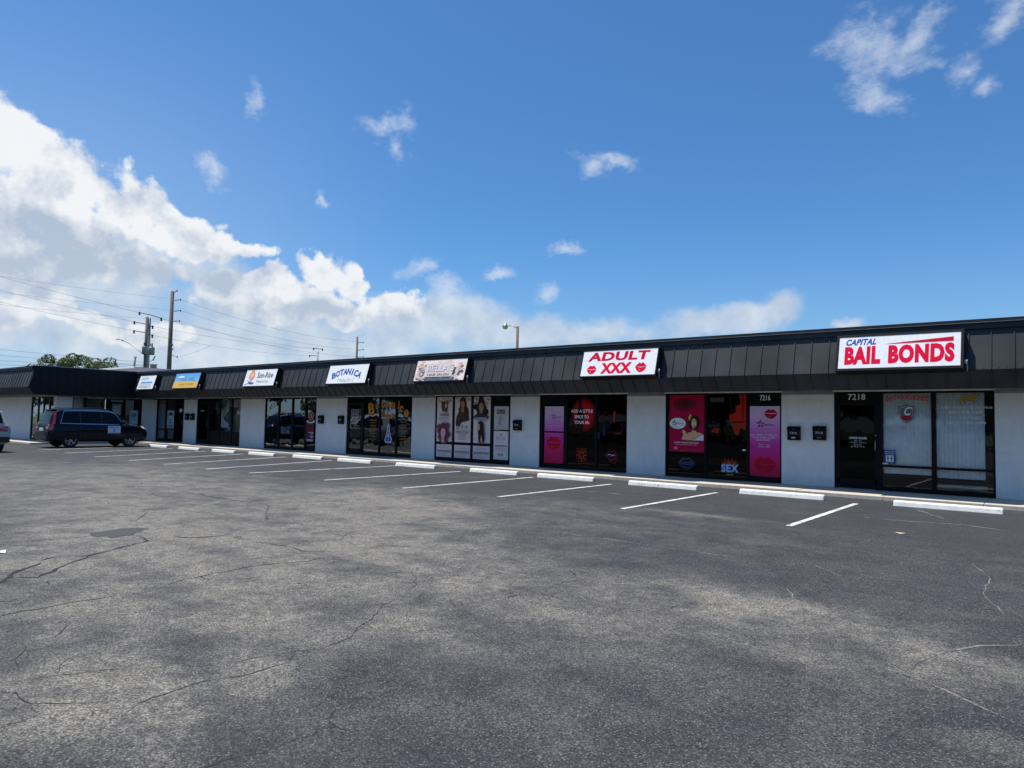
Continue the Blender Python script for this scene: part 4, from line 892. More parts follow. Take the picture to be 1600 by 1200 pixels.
# ------------------------------------------------------------------ lightbox signs on the awning
def sign(x0, x1, label, draw, frame=.055, face=(.80, .87, .88), z0=2.850, z1=3.585, lamp=M_BLACK2):
    x0 *= .9784; x1 *= .9784
    dep = .27; lean = atan2(.22, .75)
    t = empty('shop_sign', ((x0+x1)/2, -1.80, z0-frame), 0, label, 'sign', 'lightbox signs on the black awning')
    hw = (x1-x0)/2; H = (z1-z0)/cos(lean)
    R_ = Matrix.Rotation(-lean, 4, 'X')
    def tr(p): return R_ @ Vector(p)
    mb = MB()
    mb.box(-hw-frame, hw+frame, .012, dep, 0, H+2*frame, M_BLACK2)
    mb.box(-hw-frame, hw+frame, .0, .012, 0, frame, lamp); mb.box(-hw-frame, hw+frame, .0, .012, H+frame, H+2*frame, lamp); mb.box(-hw-frame, -hw, .0, .012, frame, H+frame, lamp); mb.box(hw, hw+frame, .0, .012, frame, H+frame, lamp)
    mb.v = [tuple(tr(v)) for v in mb.v]; mb.build('cabinet', t)
    o = Vector((-hw, .010, frame)); c = Canvas(tr(o), (1, 0, 0), tr((0, 0, 1)), 2*hw, H, .0011); c.rect(0, 1, 0, 1, face); draw(c); c.build('sign_face', t)
    mb = MB(); b = [(hw+frame, .10, .12), (hw+frame+.05, .10, .10), (hw+frame+.06, .10, .02), (hw+frame+.05, .14, -.03)]
    mb.tube([tr(p) for p in b], .014, M_STEEL, 6); mb.lathe([(0, .04), (.03, .04), (.03, -.04), (0, -.04)], tr((hw+frame+.03, .10, .17)), (0, 0, 1), M_LAMP, 10); mb.build('power_fitting', t)
    return t
RD = (.62, .004, .035)
def d7(c):
    c.text('CAPITAL', .055, .32, .725, .93, (.025, .06, .30), .042, shear=.25)
    c.text('BAIL', .055, .365, .12, .69, RD, .062); c.text('BONDS', .43, .955, .12, .69, RD, .062); c.poly([(.39, .73), (.945, .735), (.945, .865)], (.50, .004, .04))
def d6(c):
    L_ = {'A': [[(0, 0), (.38, 1), (.62, 1), (1, 0), (.8, 0), (.74, .2), (.26, .2), (.2, 0)]]}
    c.text('ADULT', .075, .895, .58, .94, (.50, .004, .035), .045, shear=.12); c.text('XXX', .275, .69, .08, .50, RD, .055)
    c.lips(.15, .26, .072, .19, RD, (.8, .5, .5)); c.lips(.81, .30, .075, .20, RD, (.8, .5, .5))
def d5(c):
    r = random.Random(5)
    for k in range(60): c.ell(r.uniform(.06, .94), r.uniform(.12, .88), r.uniform(.03, .05), r.uniform(.04, .09), (r.uniform(.54, .60), r.uniform(.43, .47), r.uniform(.39, .43)), 8)
    c.poly([(.22, .15), (.78, .15), (.80, .8), (.24, .8)], (.58, .50, .46)); fig(c, .13, .48, .10, (.20, .13, .12), .014)
    c.text("BELLA'S", .275, .80, .40, .72, (.30, .29, .29), .02, shear=.1); c.text("BELLA'S", .27, .795, .41, .73, (.62, .61, .61), .0, shear=.1); c.text('HAIR SALON', .30, .72, .20, .31, (.17, .15, .15), .01)
    c.stroke([(.86, .72), (.95, .74)], .015, (.25, .2, .2)); c.stroke([(.86, .66), (.92, .69)], .012, (.45, .38, .36)); c.stroke([(.875, .60), (.92, .62)], .01, (.45, .38, .36))
def d4(c):
    for i, ch in enumerate('BOTANICA'):
        t = (i+.5)/8*2-1; u = .49+t*.37; v = .63-.26*t*t; rot = -t*.42; w_ = .098 if ch != 'I' else .03
        O = c.P(u, v)-c.U*0; cc = Canvas(c.P(u, v), c.U*cos(rot)+c.V*sin(rot), c.V*cos(rot)-c.U*sin(rot), c.w*w_, c.h*.34); cc.L = 2; cc.mb = c.mb; cc.step = c.step; cc.text(ch, -.5, .5, -.5, .5, (.03, .09, .33), .04)
    c.text('Malachi I', .29, .68, .08, .27, (.28, .31, .33), .0, shear=.2)
def d3(c):
    c.ell(.22, .62, .10, .28, (.62, .30, .10), 20); c.ell(.22, .66, .055, .14, (.65, .45, .32), 16); c.poly([(.13, .6), (.22, .15), (.31, .6), (.22, .5)], (.60, .28, .20)); c.poly([(.10, .36), (.2, .1), (.30, .1), (.34, .22), (.2, .24)], (.04, .13, .32)); c.stroke([(.05, .08), (.2, .2), (.35, .12)], .03, (.03, .14, .34)); c.ell(.22, .92, .06, .06, (.66, .36, .10), 14)
    c.text('Son-Rise', .40, .90, .48, .82, (.10, .13, .13), .01); c.text('Ministries', .42, .80, .20, .36, (.34, .38, .38))
def d2(c):
    n = 8
    for k in range(n): t = (k+.5)/n; c.rect(0, 1, .42+.58*k/n, .42+.58*(k+1)/n, (.10+.10*(1-t), .30+.14*(1-t), .62))
    c.poly([(0, 0), (1, 0), (1, .45), (.7, .40), (.4, .46), (0, .42)], (.62, .38, .08)); c.ell(.25, .75, .13, .09, (.6, .68, .72), 14); c.text('TRAVEL', .16, .84, .50, .72, (.12, .34, .36), .02); c.text('AND TOURS', .25, .85, .15, .32, (.50, .20, .04), .02)
def d1(c):
    c.ell(.35, .78, .25, .12, (.42, .52, .50), 18); c.rect(.15, .85, .42, .54, (.10, .28, .55)); c.rect(.1, .8, .28, .34, (.25, .42, .60)); c.text('PHARMACY', .1, .85, .10, .22, (.20, .22, .28), .01)
sign(-4.27, -1.83, 'white lightbox sign in a black frame with red block words under a blue word', d7)
sign(-11.42, -8.98, 'white lightbox sign with red words and a pair of red lips', d6, .03)
sign(-18.55, -16.11, 'pink marbled lightbox sign of the hair salon', d5, .03, (.74, .59, .54))
sign(-23.66, -21.22, 'white lightbox sign with an arched blue word', d4, .03)
sign(-29.84, -27.38, 'white lightbox sign with an orange figure at its left end', d3, .03)
sign(-36.55, -34.05, 'lightbox sign with blue sky above a yellow field', d2, .03)
sign(-40.68, -38.76, 'small pale lightbox sign with blue lines, in the inner corner', d1, .03)

# ------------------------------------------------------------------ window display of the plant shop
M_LEAF = leafmat('leaf_green', (.045, .075, .018), (.11, .15, .04)); M_LEAF2 = leafmat('houseplant_green', (.05, .12, .03), (.12, .24, .06))
def leaves(mb, c, r, n, size, mat, squash=(1, 1, 1), rnd=random):
    for _ in range(n):
        while True:
            q = Vector((rnd.uniform(-1, 1), rnd.uniform(-1, 1), rnd.uniform(-1, 1)))
            if q.length < 1: break
        q = q.normalized()*(q.length**.45)
        p = Vector(c)+Vector((q.x*r*squash[0], q.y*r*squash[1], q.z*r*squash[2])); s = size*rnd.uniform(.6, 1.4)
        a = Vector((rnd.gauss(0, 1), rnd.gauss(0, 1), rnd.gauss(0, .6))).normalized(); b = a.cross(Vector((rnd.gauss(0, 1), rnd.gauss(0, 1), rnd.gauss(0, 1)))).normalized()
        mb.add([p-a*s, p-b*s*.42, p+a*s, p+b*s*.42], [(0, 1, 2, 3)], mat)
t = empty('hanging_plant', (-34.9, .30, 1.9), 0, 'hanging plant with trailing stems behind the left window pane', 'plant')
mb = MB(); mb.lathe([(.0, -.1), (.09, -.1), (.13, .06), (.12, .06), (.08, -.08)], (0, 0, 0), (0, 0, 1), paint('terracotta', (.30, .13, .07), .8), 14); mb.tube([(0, .0, .06), (0, 0, .45)], .006, M_WIRE, 5); mb.build('pot', t)
mb = MB(); leaves(mb, (0, 0, .12), .24, 160, .055, M_LEAF2, (1, .8, 1)); leaves(mb, (-.05, 0, -.25), .14, 70, .05, M_LEAF2, (1, 1, 1.6)); mb.build('foliage', t)
t = empty('potted_plant', (-33.85, .36, .85), 0, 'leafy potted plant behind the middle window pane', 'plant')
mb = MB(); mb.lathe([(.0, -.16), (.10, -.16), (.14, .06), (.13, .06), (.09, -.1)], (0, 0, 0), (0, 0, 1), paint('white_pot', (.5, .52, .53), .5), 14); mb.build('pot', t)
mb = MB(); leaves(mb, (0, 0, .55), .40, 300, .07, M_LEAF2, (1, .6, .8)); mb.tube([(0, 0, 0), (.03, 0, .5)], .015, M_WOOD, 6); mb.build('foliage', t)
t = empty('paper_lantern', (-32.72, .27, 1.75), 0, 'orange paper lantern hanging behind the right window pane', 'lantern')
mb = MB(); mb.lathe([(.02, .17), (.10, .15), (.16, .06), (.17, 0), (.16, -.06), (.10, -.15), (.02, -.17)], (0, 0, 0), (0, 0, 1), paint('orange_paper', (.80, .20, .06), .7, .15), 16); mb.build('shade', t); mb = MB(); mb.tube([(0, 0, .17), (0, 0, .6)], .004, M_WIRE, 5); mb.build('cord', t)
t = empty('display_table', (-33.6, .5, 0), 0, 'low dark table with a pale top behind the plant window', 'table')
mb = MB(); mb.box(-1.2, 1.15, -.18, .3, .66, .70, M_TRIM); mb.build('tabletop', t)
for a in (-1.1, 1.05): mb = MB(); mb.box(a, a+.05, -.1, .2, 0, .66, M_FRAME); mb.build('leg', t)
mb = MB(); P0 = Vector((-32.66, .30, .70))
mb.lathe([(.0, .0), (.10, .0), (.12, .12), (.07, .3), (.05, .38), (.09, .5), (.10, .6), (.06, .7), (0, .72)], P0, (0, 0, 1), paint('blue_glaze', (.10, .40, .62), .25, .2), 14)
tag(mb.build('glazed_vase'), 'tall blue glazed vase on the table in the right display pane', 'vase')
t = empty('door_neon', (0, 0, 0)); bpy.data.objects.remove(t)

# ------------------------------------------------------------------ litter
mb = MB(); g = gq(1407, 834); pts = [(-.06, -.03), (.0, -.045), (.07, -.02), (.05, .03), (-.02, .045), (-.07, .02)]
mb.add([(g.x+a, g.y+b, G+.006+abs(a)*.15) for a, b in pts]+[(g.x, g.y, G+.02)], [(i, (i+1) % 6, 6) for i in range(6)], paint('dry_leaf', (.55, .38, .26), .8)); tag(mb.build('dry_leaf'), 'single tan dry leaf lying on the dark asphalt at the right', 'leaf')
mb = MB(); g = gq(1, 864); mb.add([(g.x-.08, g.y, G+.01), (g.x+.04, g.y-.03, G+.015), (g.x+.09, g.y+.02, G+.008), (g.x+.0, g.y+.05, G+.03)], [(0, 1, 3), (1, 2, 3), (0, 3, 2, 1)], paint('scrap_paper', (.75, .75, .73), .8)); tag(mb.build('paper_scrap'), 'crumpled white paper scrap on the asphalt at the left edge', 'litter')

# ------------------------------------------------------------------ cars
def suv(name, loc, rz, paintcol, label, L=4.8, roof_rail=True, door_sign=False, tail='tall', glasscol=M_CGLASS, lower=None, cat='car', hmul=1.0, group=None):
    t = empty(name, loc, rz, label, cat, group)
    body = paint('car_paint_%02x%02x%02x' % tuple(int(255*x) for x in paintcol), paintcol, .22, .06, 1.5, spec=.22, coat=.16)
    st = [(-2.42, .42, .74, .80, .84, .74), (-2.39, .36, .92, 1.00, .90, .78), (-2.34, .32, 1.02, 1.12, .925, .79), (-2.26, .30, 1.07, 1.36, .93, .745), (-2.12, .28, 1.08, 1.66, .935, .70), (-1.88, .27, 1.07, 1.735, .94, .70), (-1.0, .27, 1.05, 1.765, .945, .705),
          (-.2, .27, 1.04, 1.77, .945, .705), (.40, .27, 1.03, 1.745, .945, .695), (.82, .27, 1.02, 1.62, .945, .69), (1.20, .27, 1.02, 1.34, .945, .72), (1.45, .27, 1.01, 1.13, .94, .77), (1.9, .27, .97, 1.07, .935, .77), (2.18, .28, .90, .99, .90, .72), (2.32, .30, .80, .90, .84, .64), (2.40, .36, .64, .70, .72, .52)]
    st = [(y, zb_, z1*hmul if z1 > .6 else z1, z2*hmul, a, b) for (y, zb_, z1, z2, a, b) in st]
    def at_y(y):
        for A, B in zip(st, st[1:]):
            if A[0] <= y <= B[0]: q = (y-A[0])/(B[0]-A[0]); return [A[i]+(B[i]-A[i])*q for i in range(6)]
        return list(st[0] if y < st[0][0] else st[-1])
    def ring(y):
        _, zb_, z1, z2, hb, ht = at_y(y); zc = z2-.06 if z2-z1 > .15 else z1+(z2-z1)*.55
        return [(hb*.80, zb_), (hb*.965, zb_+.07), (hb, min(.62, (zb_+z1)/2+.08)), (hb*.985, z1-.03), (hb*.955, z1+.01), (ht, zc), (ht*.86, z2-.012), (ht*.45, z2+.012), (0, z2+.02)]
    def surf(y, s):
        R_ = ring(y); i = min(int(s), 7); q = s-i; return Vector((R_[i][0]+(R_[i+1][0]-R_[i][0])*q, y, R_[i][1]+(R_[i+1][1]-R_[i][1])*q))
    ys = sorted(set([s_[0] for s_ in st]+[-2.42+i*.12 for i in range(41)])); ys = [y for y in ys if y <= 2.40]
    mb = MB(); V = []; n = 17
    for y in ys:
        R_ = ring(y); V += [(a, y, b) for a, b in R_]+[(-a, y, b) for a, b in R_[-2::-1]]
    F = [(i*n+k, i*n+k+1, (i+1)*n+k+1, (i+1)*n+k) for i in range(len(ys)-1) for k in range(n-1)]+[(i*n+n-1, i*n, (i+1)*n, (i+1)*n+n-1) for i in range(len(ys)-1)]
    F += [tuple(range(n))[::-1], tuple(range((len(ys)-1)*n, len(ys)*n))]
    mb.add(V, F, body, True); bo = mb.build('body', t, sharp=radians(38))
    WY = (-1.42, 1.43); WR = .375
    cut = MB()
    for wy in WY: cut.lathe([(0, -1.2), (.42, -1.2), (.42, 1.2), (0, 1.2)], (0, wy, .35), (1, 0, 0), M_PLAST, 28)
    co = cut.build('cutter', sharp=3)
    # only cut the outer 0.3 m each side: keep the middle of the floor
    md = bo.modifiers.new('b', 'BOOLEAN'); md.object = co; md.operation = 'DIFFERENCE'; md.solver = 'EXACT'
    dg_ = bpy.context.evaluated_depsgraph_get(); me = bpy.data.meshes.new_from_object(bo.evaluated_get(dg_)); bo.modifiers.clear(); bo.data = me; bpy.data.objects.remove(co)
    mb = MB(); mb.box(-.60, .60, -2.1, 2.1, .26, .6, M_PLAST); mb.build('underbody', t)
    def panel(nm, corners, mat, side=1, e=.008, nu=8, nv=3, par=None, both=False):
        mb = MB()
        for sd in ((1, -1) if both else (side,)):
            V = []
            for i in range(nu+1):
                for j in range(nv+1):
                    a, b = i/nu, j/nv
                    (y0, s0), (y1, s1), (y2, s2), (y3, s3) = corners
                    y = (y0*(1-a)+y1*a)*(1-b)+(y3*(1-a)+y2*a)*b; s = (s0*(1-a)+s1*a)*(1-b)+(s3*(1-a)+s2*a)*b
                    p = surf(y, s); du = surf(y+.03, s)-surf(y-.03, s); dv = surf(y, min(8, s+.05))-surf(y, max(0, s-.05)); nn = dv.cross(du); nn = -nn if nn.x*1+nn.z < 0 else nn
                    nn = nn.normalized() if nn.length > 1e-9 else Vector((1, 0, 0)); p = p+nn*e; V.append((p.x*sd, p.y, p.z))
            mb.add(V, [(i*(nv+1)+j, (i+1)*(nv+1)+j, (i+1)*(nv+1)+j+1, i*(nv+1)+j+1) for i in range(nu) for j in range(nv)], mat, True)
        return mb.build(nm, par or t)
    for sd in (1, -1):
        panel('side_window_trim', [(-1.92, 4.02), (1.22, 4.02), (.72, 5.0), (-1.72, 5.0)], M_CHROME, sd, .005, 16); panel('window_pillars', [(-1.89, 4.06), (1.19, 4.06), (.70, 4.95), (-1.71, 4.95)], M_PLAST, sd, .0075, 16)
        for c_ in ([(-1.86, 4.10), (-1.02, 4.10), (-1.02, 4.92), (-1.70, 4.92)], [(-.96, 4.10), (-.02, 4.10), (-.02, 4.92), (-.96, 4.92)], [(.04, 4.10), (1.14, 4.10), (.66, 4.92), (.04, 4.92)]):
            panel('side_window', c_, glasscol, sd, .010)
        panel('tail_light', [(-2.40, 2.5), (-2.20, 2.5), (-2.20, 3.5), (-2.36, 3.5)], M_RED, sd, .012, 3, 3)
        if tail == 'tall': panel('tail_light', [(-2.35, 3.3), (-2.20, 3.3), (-2.03, 5.0), (-2.14, 5.2)], M_RED, sd, .012, 3, 6)
        panel('headlight', [(2.05, 3.0), (2.31, 3.0), (2.26, 5.0), (1.98, 4.9)], M_LAMP, sd, .010, 4, 3)
        panel('door_seam', [(-.99, 1.2), (-.975, 1.2), (-.975, 4.0), (-.99, 4.0)], M_PLAST, sd, .003, 1, 8); panel('door_seam', [(.0, 1.2), (.014, 1.2), (.014, 4.0), (.0, 4.0)], M_PLAST, sd, .003, 1, 8)
        panel('side_cladding', [(-2.0, .9), (2.0, .9), (2.0, 1.25), (-2.0, 1.25)], lower or M_PLAST, sd, .012, 12, 1)
        for hy in (-.30, .66):
            p = surf(hy, 3.35 if True else 0); mb = MB(); mb.tube([(sd*(p.x-.0), hy-.26, p.z-.08), (sd*(p.x+.03), hy-.22, p.z-.08), (sd*(p.x+.03), hy-.10, p.z-.08), (sd*(p.x), hy-.06, p.z-.08)], .011, M_CHROME if not door_sign else body, 6); mb.build('door_handle', t)
        mb = MB(); p = surf(1.05, 4.2); mb.lathe([(0, -.11), (.06, -.10), (.085, 0), (.06, .10), (0, .11)], (sd*(p.x+.12), 1.02, p.z+.06), (1, 0, 0), body, 12); mb.tube([(sd*p.x, 1.0, p.z), (sd*(p.x+.1), 1.02, p.z+.04)], .02, M_PLAST, 6); mb.build('mirror', t)
        if roof_rail:
            mb = MB(); mb.tube([(sd*.62, -1.85, 1.73*hmul), (sd*.62, -1.7, 1.81*hmul), (sd*.62, .1, 1.825*hmul), (sd*.62, .3, 1.76*hmul)], .018, M_PLAST, 6); mb.build('roof_rail', t)
    panel('windscreen', [(.80, 6.0), (1.40, 6.0), (1.40, 8), (.80, 8)], glasscol, 1, .008, 8, 5, both=True)
    panel('rear_window', [(-2.32, 6.0), (-2.15, 6.0), (-2.15, 8), (-2.32, 8)], glasscol, 1, .010, 5, 5, both=True)
    mb = MB(); mb.box(-.88, .88, -2.50, -2.30, .40, .60, lower or body); mb.box(-.80, .80, -2.512, -2.502, .56, .60, M_CHROME); mb.build('rear_bumper', t, bevel=.02)
    for sd in (1, -1):
        mb = MB(); zz = .86*hmul; mb.add([(sd*.52, -2.435, zz), (sd*.82, -2.415, zz-.02), (sd*.86, -2.355, zz+.20), (sd*.56, -2.375, zz+.17)], [(0, 1, 2, 3) if sd > 0 else (3, 2, 1, 0)], M_RED); mb.build('tail_light', t)
    mb = MB(); mb.box(-.26, .26, -2.44, -2.415, .76, .90, M_LAMP); mb.build('licence_plate', t)
    mb = MB(); mb.box(-.62, .62, 2.36, 2.43, .40, .62, M_PLAST); mb.build('grille', t, bevel=.01)
    mb = MB(); mb.box(-.62, .62, -2.22, -2.0, 1.69*hmul, 1.73*hmul, body); mb.build('spoiler', t, bevel=.01)
    for wy in WY:
        for sd in (1, -1):
            mb = MB(); X_ = sd*.92; mb.lathe([(.20, -.20*sd), (.33, -.20*sd), (WR, -.17*sd), (WR, -.03*sd), (.33, 0), (.255, 0), (.245, -.03*sd)], (X_, wy, WR), (1, 0, 0), M_TYRE, 28); wl_ = mb.build('wheel', t)
            mb = MB(); mb.lathe([(.252, -.005*sd), (.235, .004*sd), (.225, -.03*sd), (.225, -.14*sd), (0, -.14*sd)], (X_, wy, WR), (1, 0, 0), M_RIM, 28)
            for k in range(6):
                a = k*pi/3+.2; u = Vector((0, cos(a), sin(a))); w = Vector((0, -sin(a), cos(a))); c0 = Vector((X_-.012*sd, wy, WR)); V = [c0+u*r*1.0+w*h for r, h in ((.03, -.035), (.235, -.026), (.235, .026), (.03, .035))]; V += [v-Vector((.03*sd, 0, 0)) for v in V]
                mb.add(V, [(0, 1, 2, 3), (4, 7, 6, 5), (0, 4, 5, 1), (2, 6, 7, 3)], M_RIM)
            mb.lathe([(0, -.002*sd), (.05, -.004*sd), (.055, -.03*sd)], (X_, wy, WR), (1, 0, 0), M_RIM, 16); mb.build('rim', wl_)
    if door_sign:
        p = surf(.55, 2.6); c = Canvas((p.x+.012, .30, .66), (0, 1, 0), (.0, 0, 1), .62, .34); c.rect(0, 1, 0, 1, (.50, .58, .64)); c.text('SECURITY', .1, .9, .62, .85, (.08, .12, .35), .02); c.ell(.5, .38, .12, .16, (.15, .25, .5), 14); c.rect(.1, .9, .08, .16, (.2, .25, .4)); c.build('door_sign', t)
    return t
sv = suv('parked_car', (-36.35, -5.12, G), 0, (.003, .005, .011), 'dark blue station wagon with a pale door sign, parked nose to the sidewalk', door_sign=True); sv.scale = (.94, .90, 1.0)
suv('parked_car', (-34.72, -10.55, G), pi/2, (.45, .43, .40), 'pale beige car cut off by the left edge of the photo, red tail light showing', roof_rail=False, tail='low', lower=M_PLAST, hmul=.96)  # shade on the bumper put into its colour: dark plastic, not body paint
# cars across the lot behind the camera, seen as reflections in the shop glass
g_ = 'cars parked across the lot'
suv('parked_car', (-26, -27, G), 0, (.30, .02, .02), 'red car parked across the lot, left of the silver one', roof_rail=False, group=g_)
suv('parked_car', (-14, -28.5, G), pi, (.65, .66, .66), 'white car parked across the lot behind the camera', roof_rail=False, group=g_, tail='low')
suv('parked_car', (-8, -28.0, G), pi, (.32, .34, .36), 'silver car parked across the lot behind the camera', roof_rail=False, group=g_, tail='low')
suv('parked_car', (-46, -24, G), .1, (.05, .07, .08), 'grey car parked far across the lot to the left', roof_rail=False, group=g_)

# ------------------------------------------------------------------ trees
def tree_mesh(h, r, nl, size, seed, leaf=M_LEAF, low_=.38):
    rnd = random.Random(seed); tr, cr = MB(), MB(); th = h*low_
    tr.tube([(0, 0, 0), (.05, .02, th*.5), (.0, .1, th)], .03*h, M_WOOD, 10, .018*h)
    for k in range(9):
        a = k*2.4+rnd.uniform(-.3, .3); rr = r*rnd.uniform(.35, .75); z = th+(h-th)*rnd.uniform(.25, .85); tip = Vector((cos(a)*rr, sin(a)*rr, z)); mid = Vector((cos(a)*rr*.4, sin(a)*rr*.4, th+(z-th)*.55))
        tr.tube([(0, .1, th-.1), mid, tip], .012*h, M_WOOD, 6, .004*h)
        for j in range(4):
            q = tip+Vector((rnd.gauss(0, r*.2), rnd.gauss(0, r*.2), rnd.gauss(0, r*.14))); leaves(cr, q, r*rnd.uniform(.18, .34), nl//36, size, leaf, (1, 1, .7), rnd)
    return tr, cr
def tree(loc, h, r, nl, size, seed, label, group=None, leaf=M_LEAF, rz=0, low_=.38):
    t = empty('tree', loc, rz, label, 'tree', group); a, b = tree_mesh(h, r, nl, size, seed, leaf, low_); a.build('trunk', t); b.build('crown', t); return t
tp = on(78, 550, 1, 12); tree((tp.x, 12, -.16), tp.z+.3, 3.6, 9000, .13, 3, 'round green tree whose crown shows highest above the left wing roof', 'trees behind the shopping strip')
tp = on(136, 562, 1, 14); tree((tp.x, 14, -.16), tp.z+.2, 3.4, 7500, .13, 11, 'lower green tree right of the taller crown above the left wing roof', 'trees behind the shopping strip')
t0 = tree((-70, -50, -.16), 11, 6, 6500, .36, 5, 'broad green tree on the verge across the lot', 'trees across the lot', low_=.14)
for (x, y, s, rz) in [(-58, -52, 1.1, 1), (-48, -46, .85, 2.2), (-37, -55, 1.15, 3.1), (-85, -48, 1.0, .6), (-96, -40, 1.1, 4), (-26, -50, .9, 5), (-14, -54, 1.1, 2.7), (-2, -50, .8, 1.4), (-110, -30, 1.2, 2), (10, -52, 1, .3), (-64, -57, 1.2, .3), (-53, -58, 1.3, 1.9), (-42, -60, 1.2, 4.4), (-31, -59, 1.3, 5.1), (-20, -60, 1.2, .9), (-8, -60, 1.3, 2.2), (3, -59, 1.2, 3.7), (-77, -56, 1.3, 4.8), (-120, -45, 1.4, 1.1), (-103, -20, 1.0, 2.9), (-6, -47, .6, 1.2), (-90, -52, 1.2, 3.3)]:
    o = t0.copy(); COL.objects.link(o); o.location = (x, y, -.16); o.rotation_euler = (0, 0, rz); o.scale = (s, s, s)
    for ch in [q for q in bpy.data.objects if q.parent == t0]: c2 = ch.copy(); COL.objects.link(c2); c2.parent = o

# ------------------------------------------------------------------ poles and wires behind the strip
def pole(name, px, ptop, Y, r0, r1, mat, label, cat, group=None):
    p = on(px, ptop, 1, Y); t = empty(name, (p.x, Y, -.16), 0, label, cat, group)
    mb = MB(); mb.tube([(0, 0, 0), (0, 0, (p.z+.16)*.5), (0, 0, p.z+.16)], r0, mat, 12, r1); mb.build('shaft', t); return t, p
TA = []
t, p = pole('transmission_pole', 269.5, 455, 60, .62, .38, M_WOOD, 'tallest dark utility pole, with stub arms on its right side', 'utility pole', 'utility poles')
def arms(t, p, Y, tips, nm='arm', rad=.07, mat=M_STEEL):
    out = []
    for (x, y, x1, y1) in tips:
        a = on(x, y, 1, Y); b = on(x1, y1, 1, Y); mb = MB(); o = Vector((p.x, Y, -.16)); mb.tube([a-o, b-o], rad, mat, 8); mb.lathe([(0, -.35), (.14, -.3), (.09, -.15), (.14, 0), (.09, .1), (0, .15)], b-o, (0, 0, 1), M_WIRE, 8); mb.build(nm, t); out.append(b)
    return out
TA = arms(t, p, 60, [(269, 460, 277, 453.5), (269, 470.5, 282, 468), (268.5, 487, 282, 485), (268, 502.5, 280.5, 501)], rad=.10)
arms(t, p, 60, [(266, 555, 277, 557), (266, 545, 270, 545), (266, 538, 270, 538)], 'bracket', .08)
t, p2 = pole('utility_pole', 558.3, 526, 139, .5, .32, M_WOOD, 'thin far utility pole with stub arms, above the arched blue sign', 'utility pole', 'utility poles')
TB = arms(t, p2, 139, [(559, 536, 568, 534.5), (559, 547.5, 568, 546), (559, 559, 568, 557.5)], rad=.12)
# concrete distribution pole with two transformers and a lamp arm
YD = 22
t, p3 = pole('concrete_pole', 232.5, 497, YD, .36, .27, M_PCONC, 'thick concrete utility pole carrying two grey transformers', 'utility pole', 'utility poles')
o3 = Vector((p3.x, YD, -.16))
mb = MB(); q = on(235, 494, 1, YD-.4)-o3; mb.tube([(.2, -.3, q.z-9), (.2, -.3, q.z)], .20, M_WOOD, 8, .17); mb.build('pole_extension', t)
DC = arms(t, p3, YD, [(235, 492, 218, 488.5), (235, 492, 252, 497.5), (230, 507, 210, 503), (229, 520, 209.5, 517), (229, 510, 238.5, 510), (228, 521, 238, 524)], 'arm', .05, M_WIRE)
for (x, y, w) in ((226, 547, .42), (236.5, 548.5, .5)):
    q = on(x, y, 1, YD-.55)-o3; mb = MB(); mb.lathe([(0, .5), (w*.7, .48), (w*.75, .4), (w*.75, -.45), (w*.6, -.5), (0, -.5)], q, (0, 0, 1), M_STEEL, 16)
    for k in (-.2, .2): mb.lathe([(.0, .5), (.06, .5), (.09, .62), (.05, .75), (.08, .85), (.03, 1.0), (0, 1.0)], q+Vector((k, 0, 0)), (0, 0, 1), M_WIRE, 8)
    mb.build('transformer', t)
mb = MB(); a = on(228, 557, 1, YD)-o3; b = on(203, 537, 1, YD)-o3; c_ = on(192, 532, 1, YD)-o3; mb.tube([a, b, c_], .05, M_STEEL, 8); mb.build('lamp_arm', t)
mb = MB(); b = on(185, 530, 1, YD)-o3; mb.tube([c_, b+Vector((.3, 0, 0)), b-Vector((.8, 0, 0))], .10, M_STEEL, 8, .05); mb.build('lamp_head', t)
mb = MB(); a = on(242.5, 556, 1, YD)-o3; b = on(239, 563, 1, YD)-o3; mb.tube([a, b], .08, M_STEEL, 8); mb.tube([b, on(233, 565, 1, YD)-o3], .03, M_STEEL, 6); mb.build('fuse_switch', t)
t, p4 = pole('utility_pole', 496.5, 549, 62, .22, .17, M_PCONC, 'short pale utility pole with a crossbar, left of the thin far pole', 'utility pole', 'utility poles')
DD = arms(t, p4, 62, [(497, 545, 490, 544.3), (497, 545, 504, 545.6), (496, 556, 484, 555.5)], 'arm', .06, M_WIRE)
# street light behind the roof
YS = 30; t, p5 = pole('street_light', 808.8, 510, YS, .15, .12, M_WOOD, 'street light on a wooden pole standing behind the roof', 'street light')
o5 = Vector((p5.x, YS, -.16)); mb = MB(); mb.tube([on(808, 513, 1, YS)-o5, on(800, 509, 1, YS)-o5, on(792, 509, 1, YS)-o5], .035, M_STEEL, 8); mb.build('arm', t)
mb = MB(); q = on(789.5, 508, 1, YS)-o5; mb.lathe([(0, .18), (.12, .18), (.16, 0), (.26, -.04), (.27, -.12), (0, -.12)], q, (0, 0, 1), M_STEEL, 14); mb.build('lamp_head', t)
mb = MB(); mb.lathe([(.26, -.12), (.22, -.30), (.10, -.38), (0, -.39)], q, (0, 0, 1), paint('lamp_lens', (.6, .58, .40), .3), 14); mb.build('lens', t)
def wire(a, b, sag, r, label, grp='overhead cables'):
    pts = [a.lerp(b, k/14)-Vector((0, 0, sag*4*(k/14)*(1-k/14))) for k in range(15)]; mb = MB(); mb.tube(pts, r, M_WIRE, 5); tag(mb.build('power_line'), label, 'cable', grp)
def left_end(px, py, Y): return on(px, py, 1, Y)
nx = Vector((35, -79, 0))
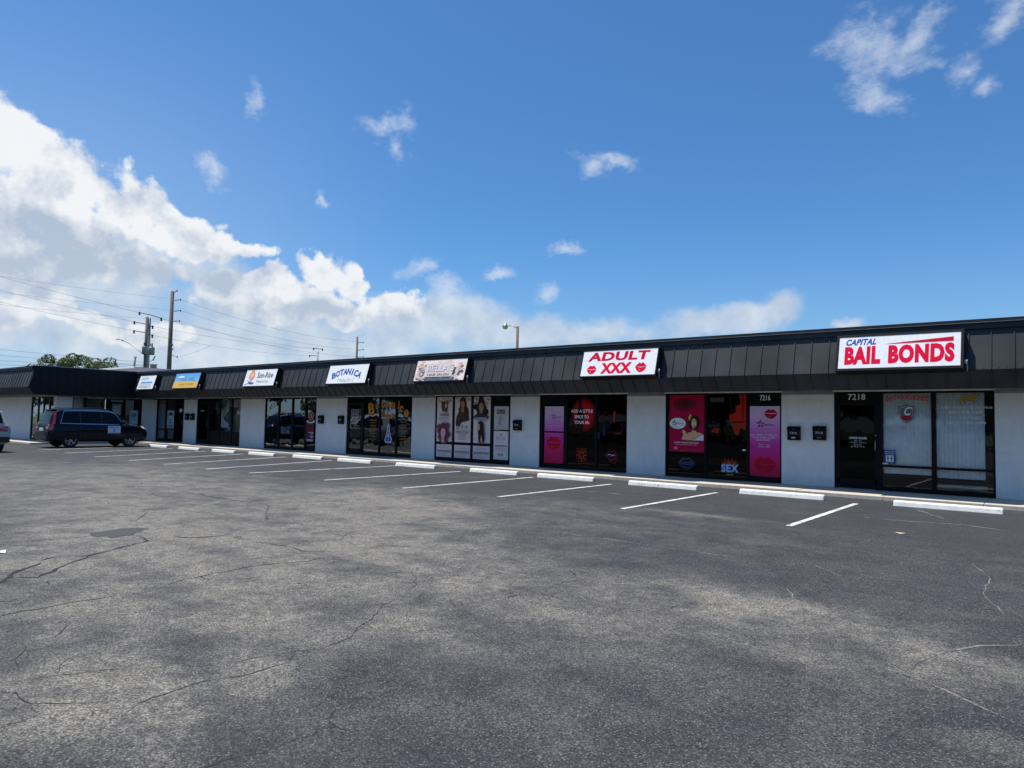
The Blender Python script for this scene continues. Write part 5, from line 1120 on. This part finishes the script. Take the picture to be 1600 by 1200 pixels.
for k, (nm, le) in enumerate(zip(('highest', 'second', 'third'), ((-160, 404), (-160, 434), (-160, 455)))):
    wire(TA[k+1], on(le[0], le[1], 1, 8), .6, .016, 'thin cable from the tallest pole to the left edge, %s of three' % nm)
    wire(TA[k+1], TB[k], 2.0, .024, 'thin cable between the tallest pole and the thin far pole, %s of three' % nm)
for k, (i, le, nm) in enumerate(((0, (-160, 386), 'top'), (2, (-160, 410), 'middle'), (3, (-160, 432), 'lowest'))):
    wire(DC[i], on(le[0], le[1], 1, 2), .25, .014, 'dark cable from the concrete pole up to the left edge, %s' % nm)
    wire(DC[(1, 4, 5)[k]], DD[k if k < 2 else 2], .5, .013, 'dark cable from the concrete pole down to the short pale pole, %s' % nm)
for k, (a, b) in enumerate((((226, 566), (-160, 529)), ((226, 570), (-160, 542)), ((226, 574), (-160, 553)), ((226, 576.5), (-160, 562)))):
    wire(on(*a, 1, YD), on(*b, 1, 4), .15, .016, 'low communication cable passing left behind the tree crown, number %d from the top' % (k+1))
wire(on(281, 557, 1, 60), on(330, 540, 1, 40), .2, .02, 'slack cable rising right from the bracket of the tallest pole')
wire(on(236, 572, 1, YD), on(160, 566, 1, 10), .1, .02, 'thin cable right of the tree crown')
# rooftop pieces
t = empty('vent_pipe', tuple(on(208.5, 578, 1, 4)-Vector((0, 0, .4))), 0, 'slim leaning dark vent pipe on the roof left of the concrete pole', 'vent pipe')
mb = MB(); a = Vector(t.location); mb.tube([(0, 0, 0), on(211.5, 558, 1, 4)-a], .07, M_STEEL, 8); mb.lathe([(0, .05), (.10, .04), (.10, -.06), (.07, -.07)], on(211.5, 558, 1, 4)-a, (0, 0, 1), M_STEEL, 10); mb.build('pipe', t)
a = on(240, 569, 1, 6); t = empty('roof_vent', (a.x, 6, 3.72), 0, 'boxy brown exhaust vent on the roof right of the concrete pole', 'vent')
mb = MB(); hh = a.z-3.72; mb.box(-.17, .17, -.17, .17, 0, hh-.06, M_WOOD); mb.build('duct', t); mb = MB(); mb.box(-.21, .21, -.21, .21, hh-.06, hh, M_STEEL); mb.build('cap', t)
a = on(155, 577, 1, 3); b = on(208, 578, 1, 3); mb = MB(); mb.box(a.x, b.x, 3, 6, 3.6, a.z, paint('mauve_block', (.36, .30, .32), .8, .1)); mb.box(a.x, b.x+.2, 2.95, 3.0, a.z-.08, a.z+.03, M_TRIM); tag(mb.build('roof_curb'), 'low mauve box with a pale rim on the roof behind the wing', 'roof box')
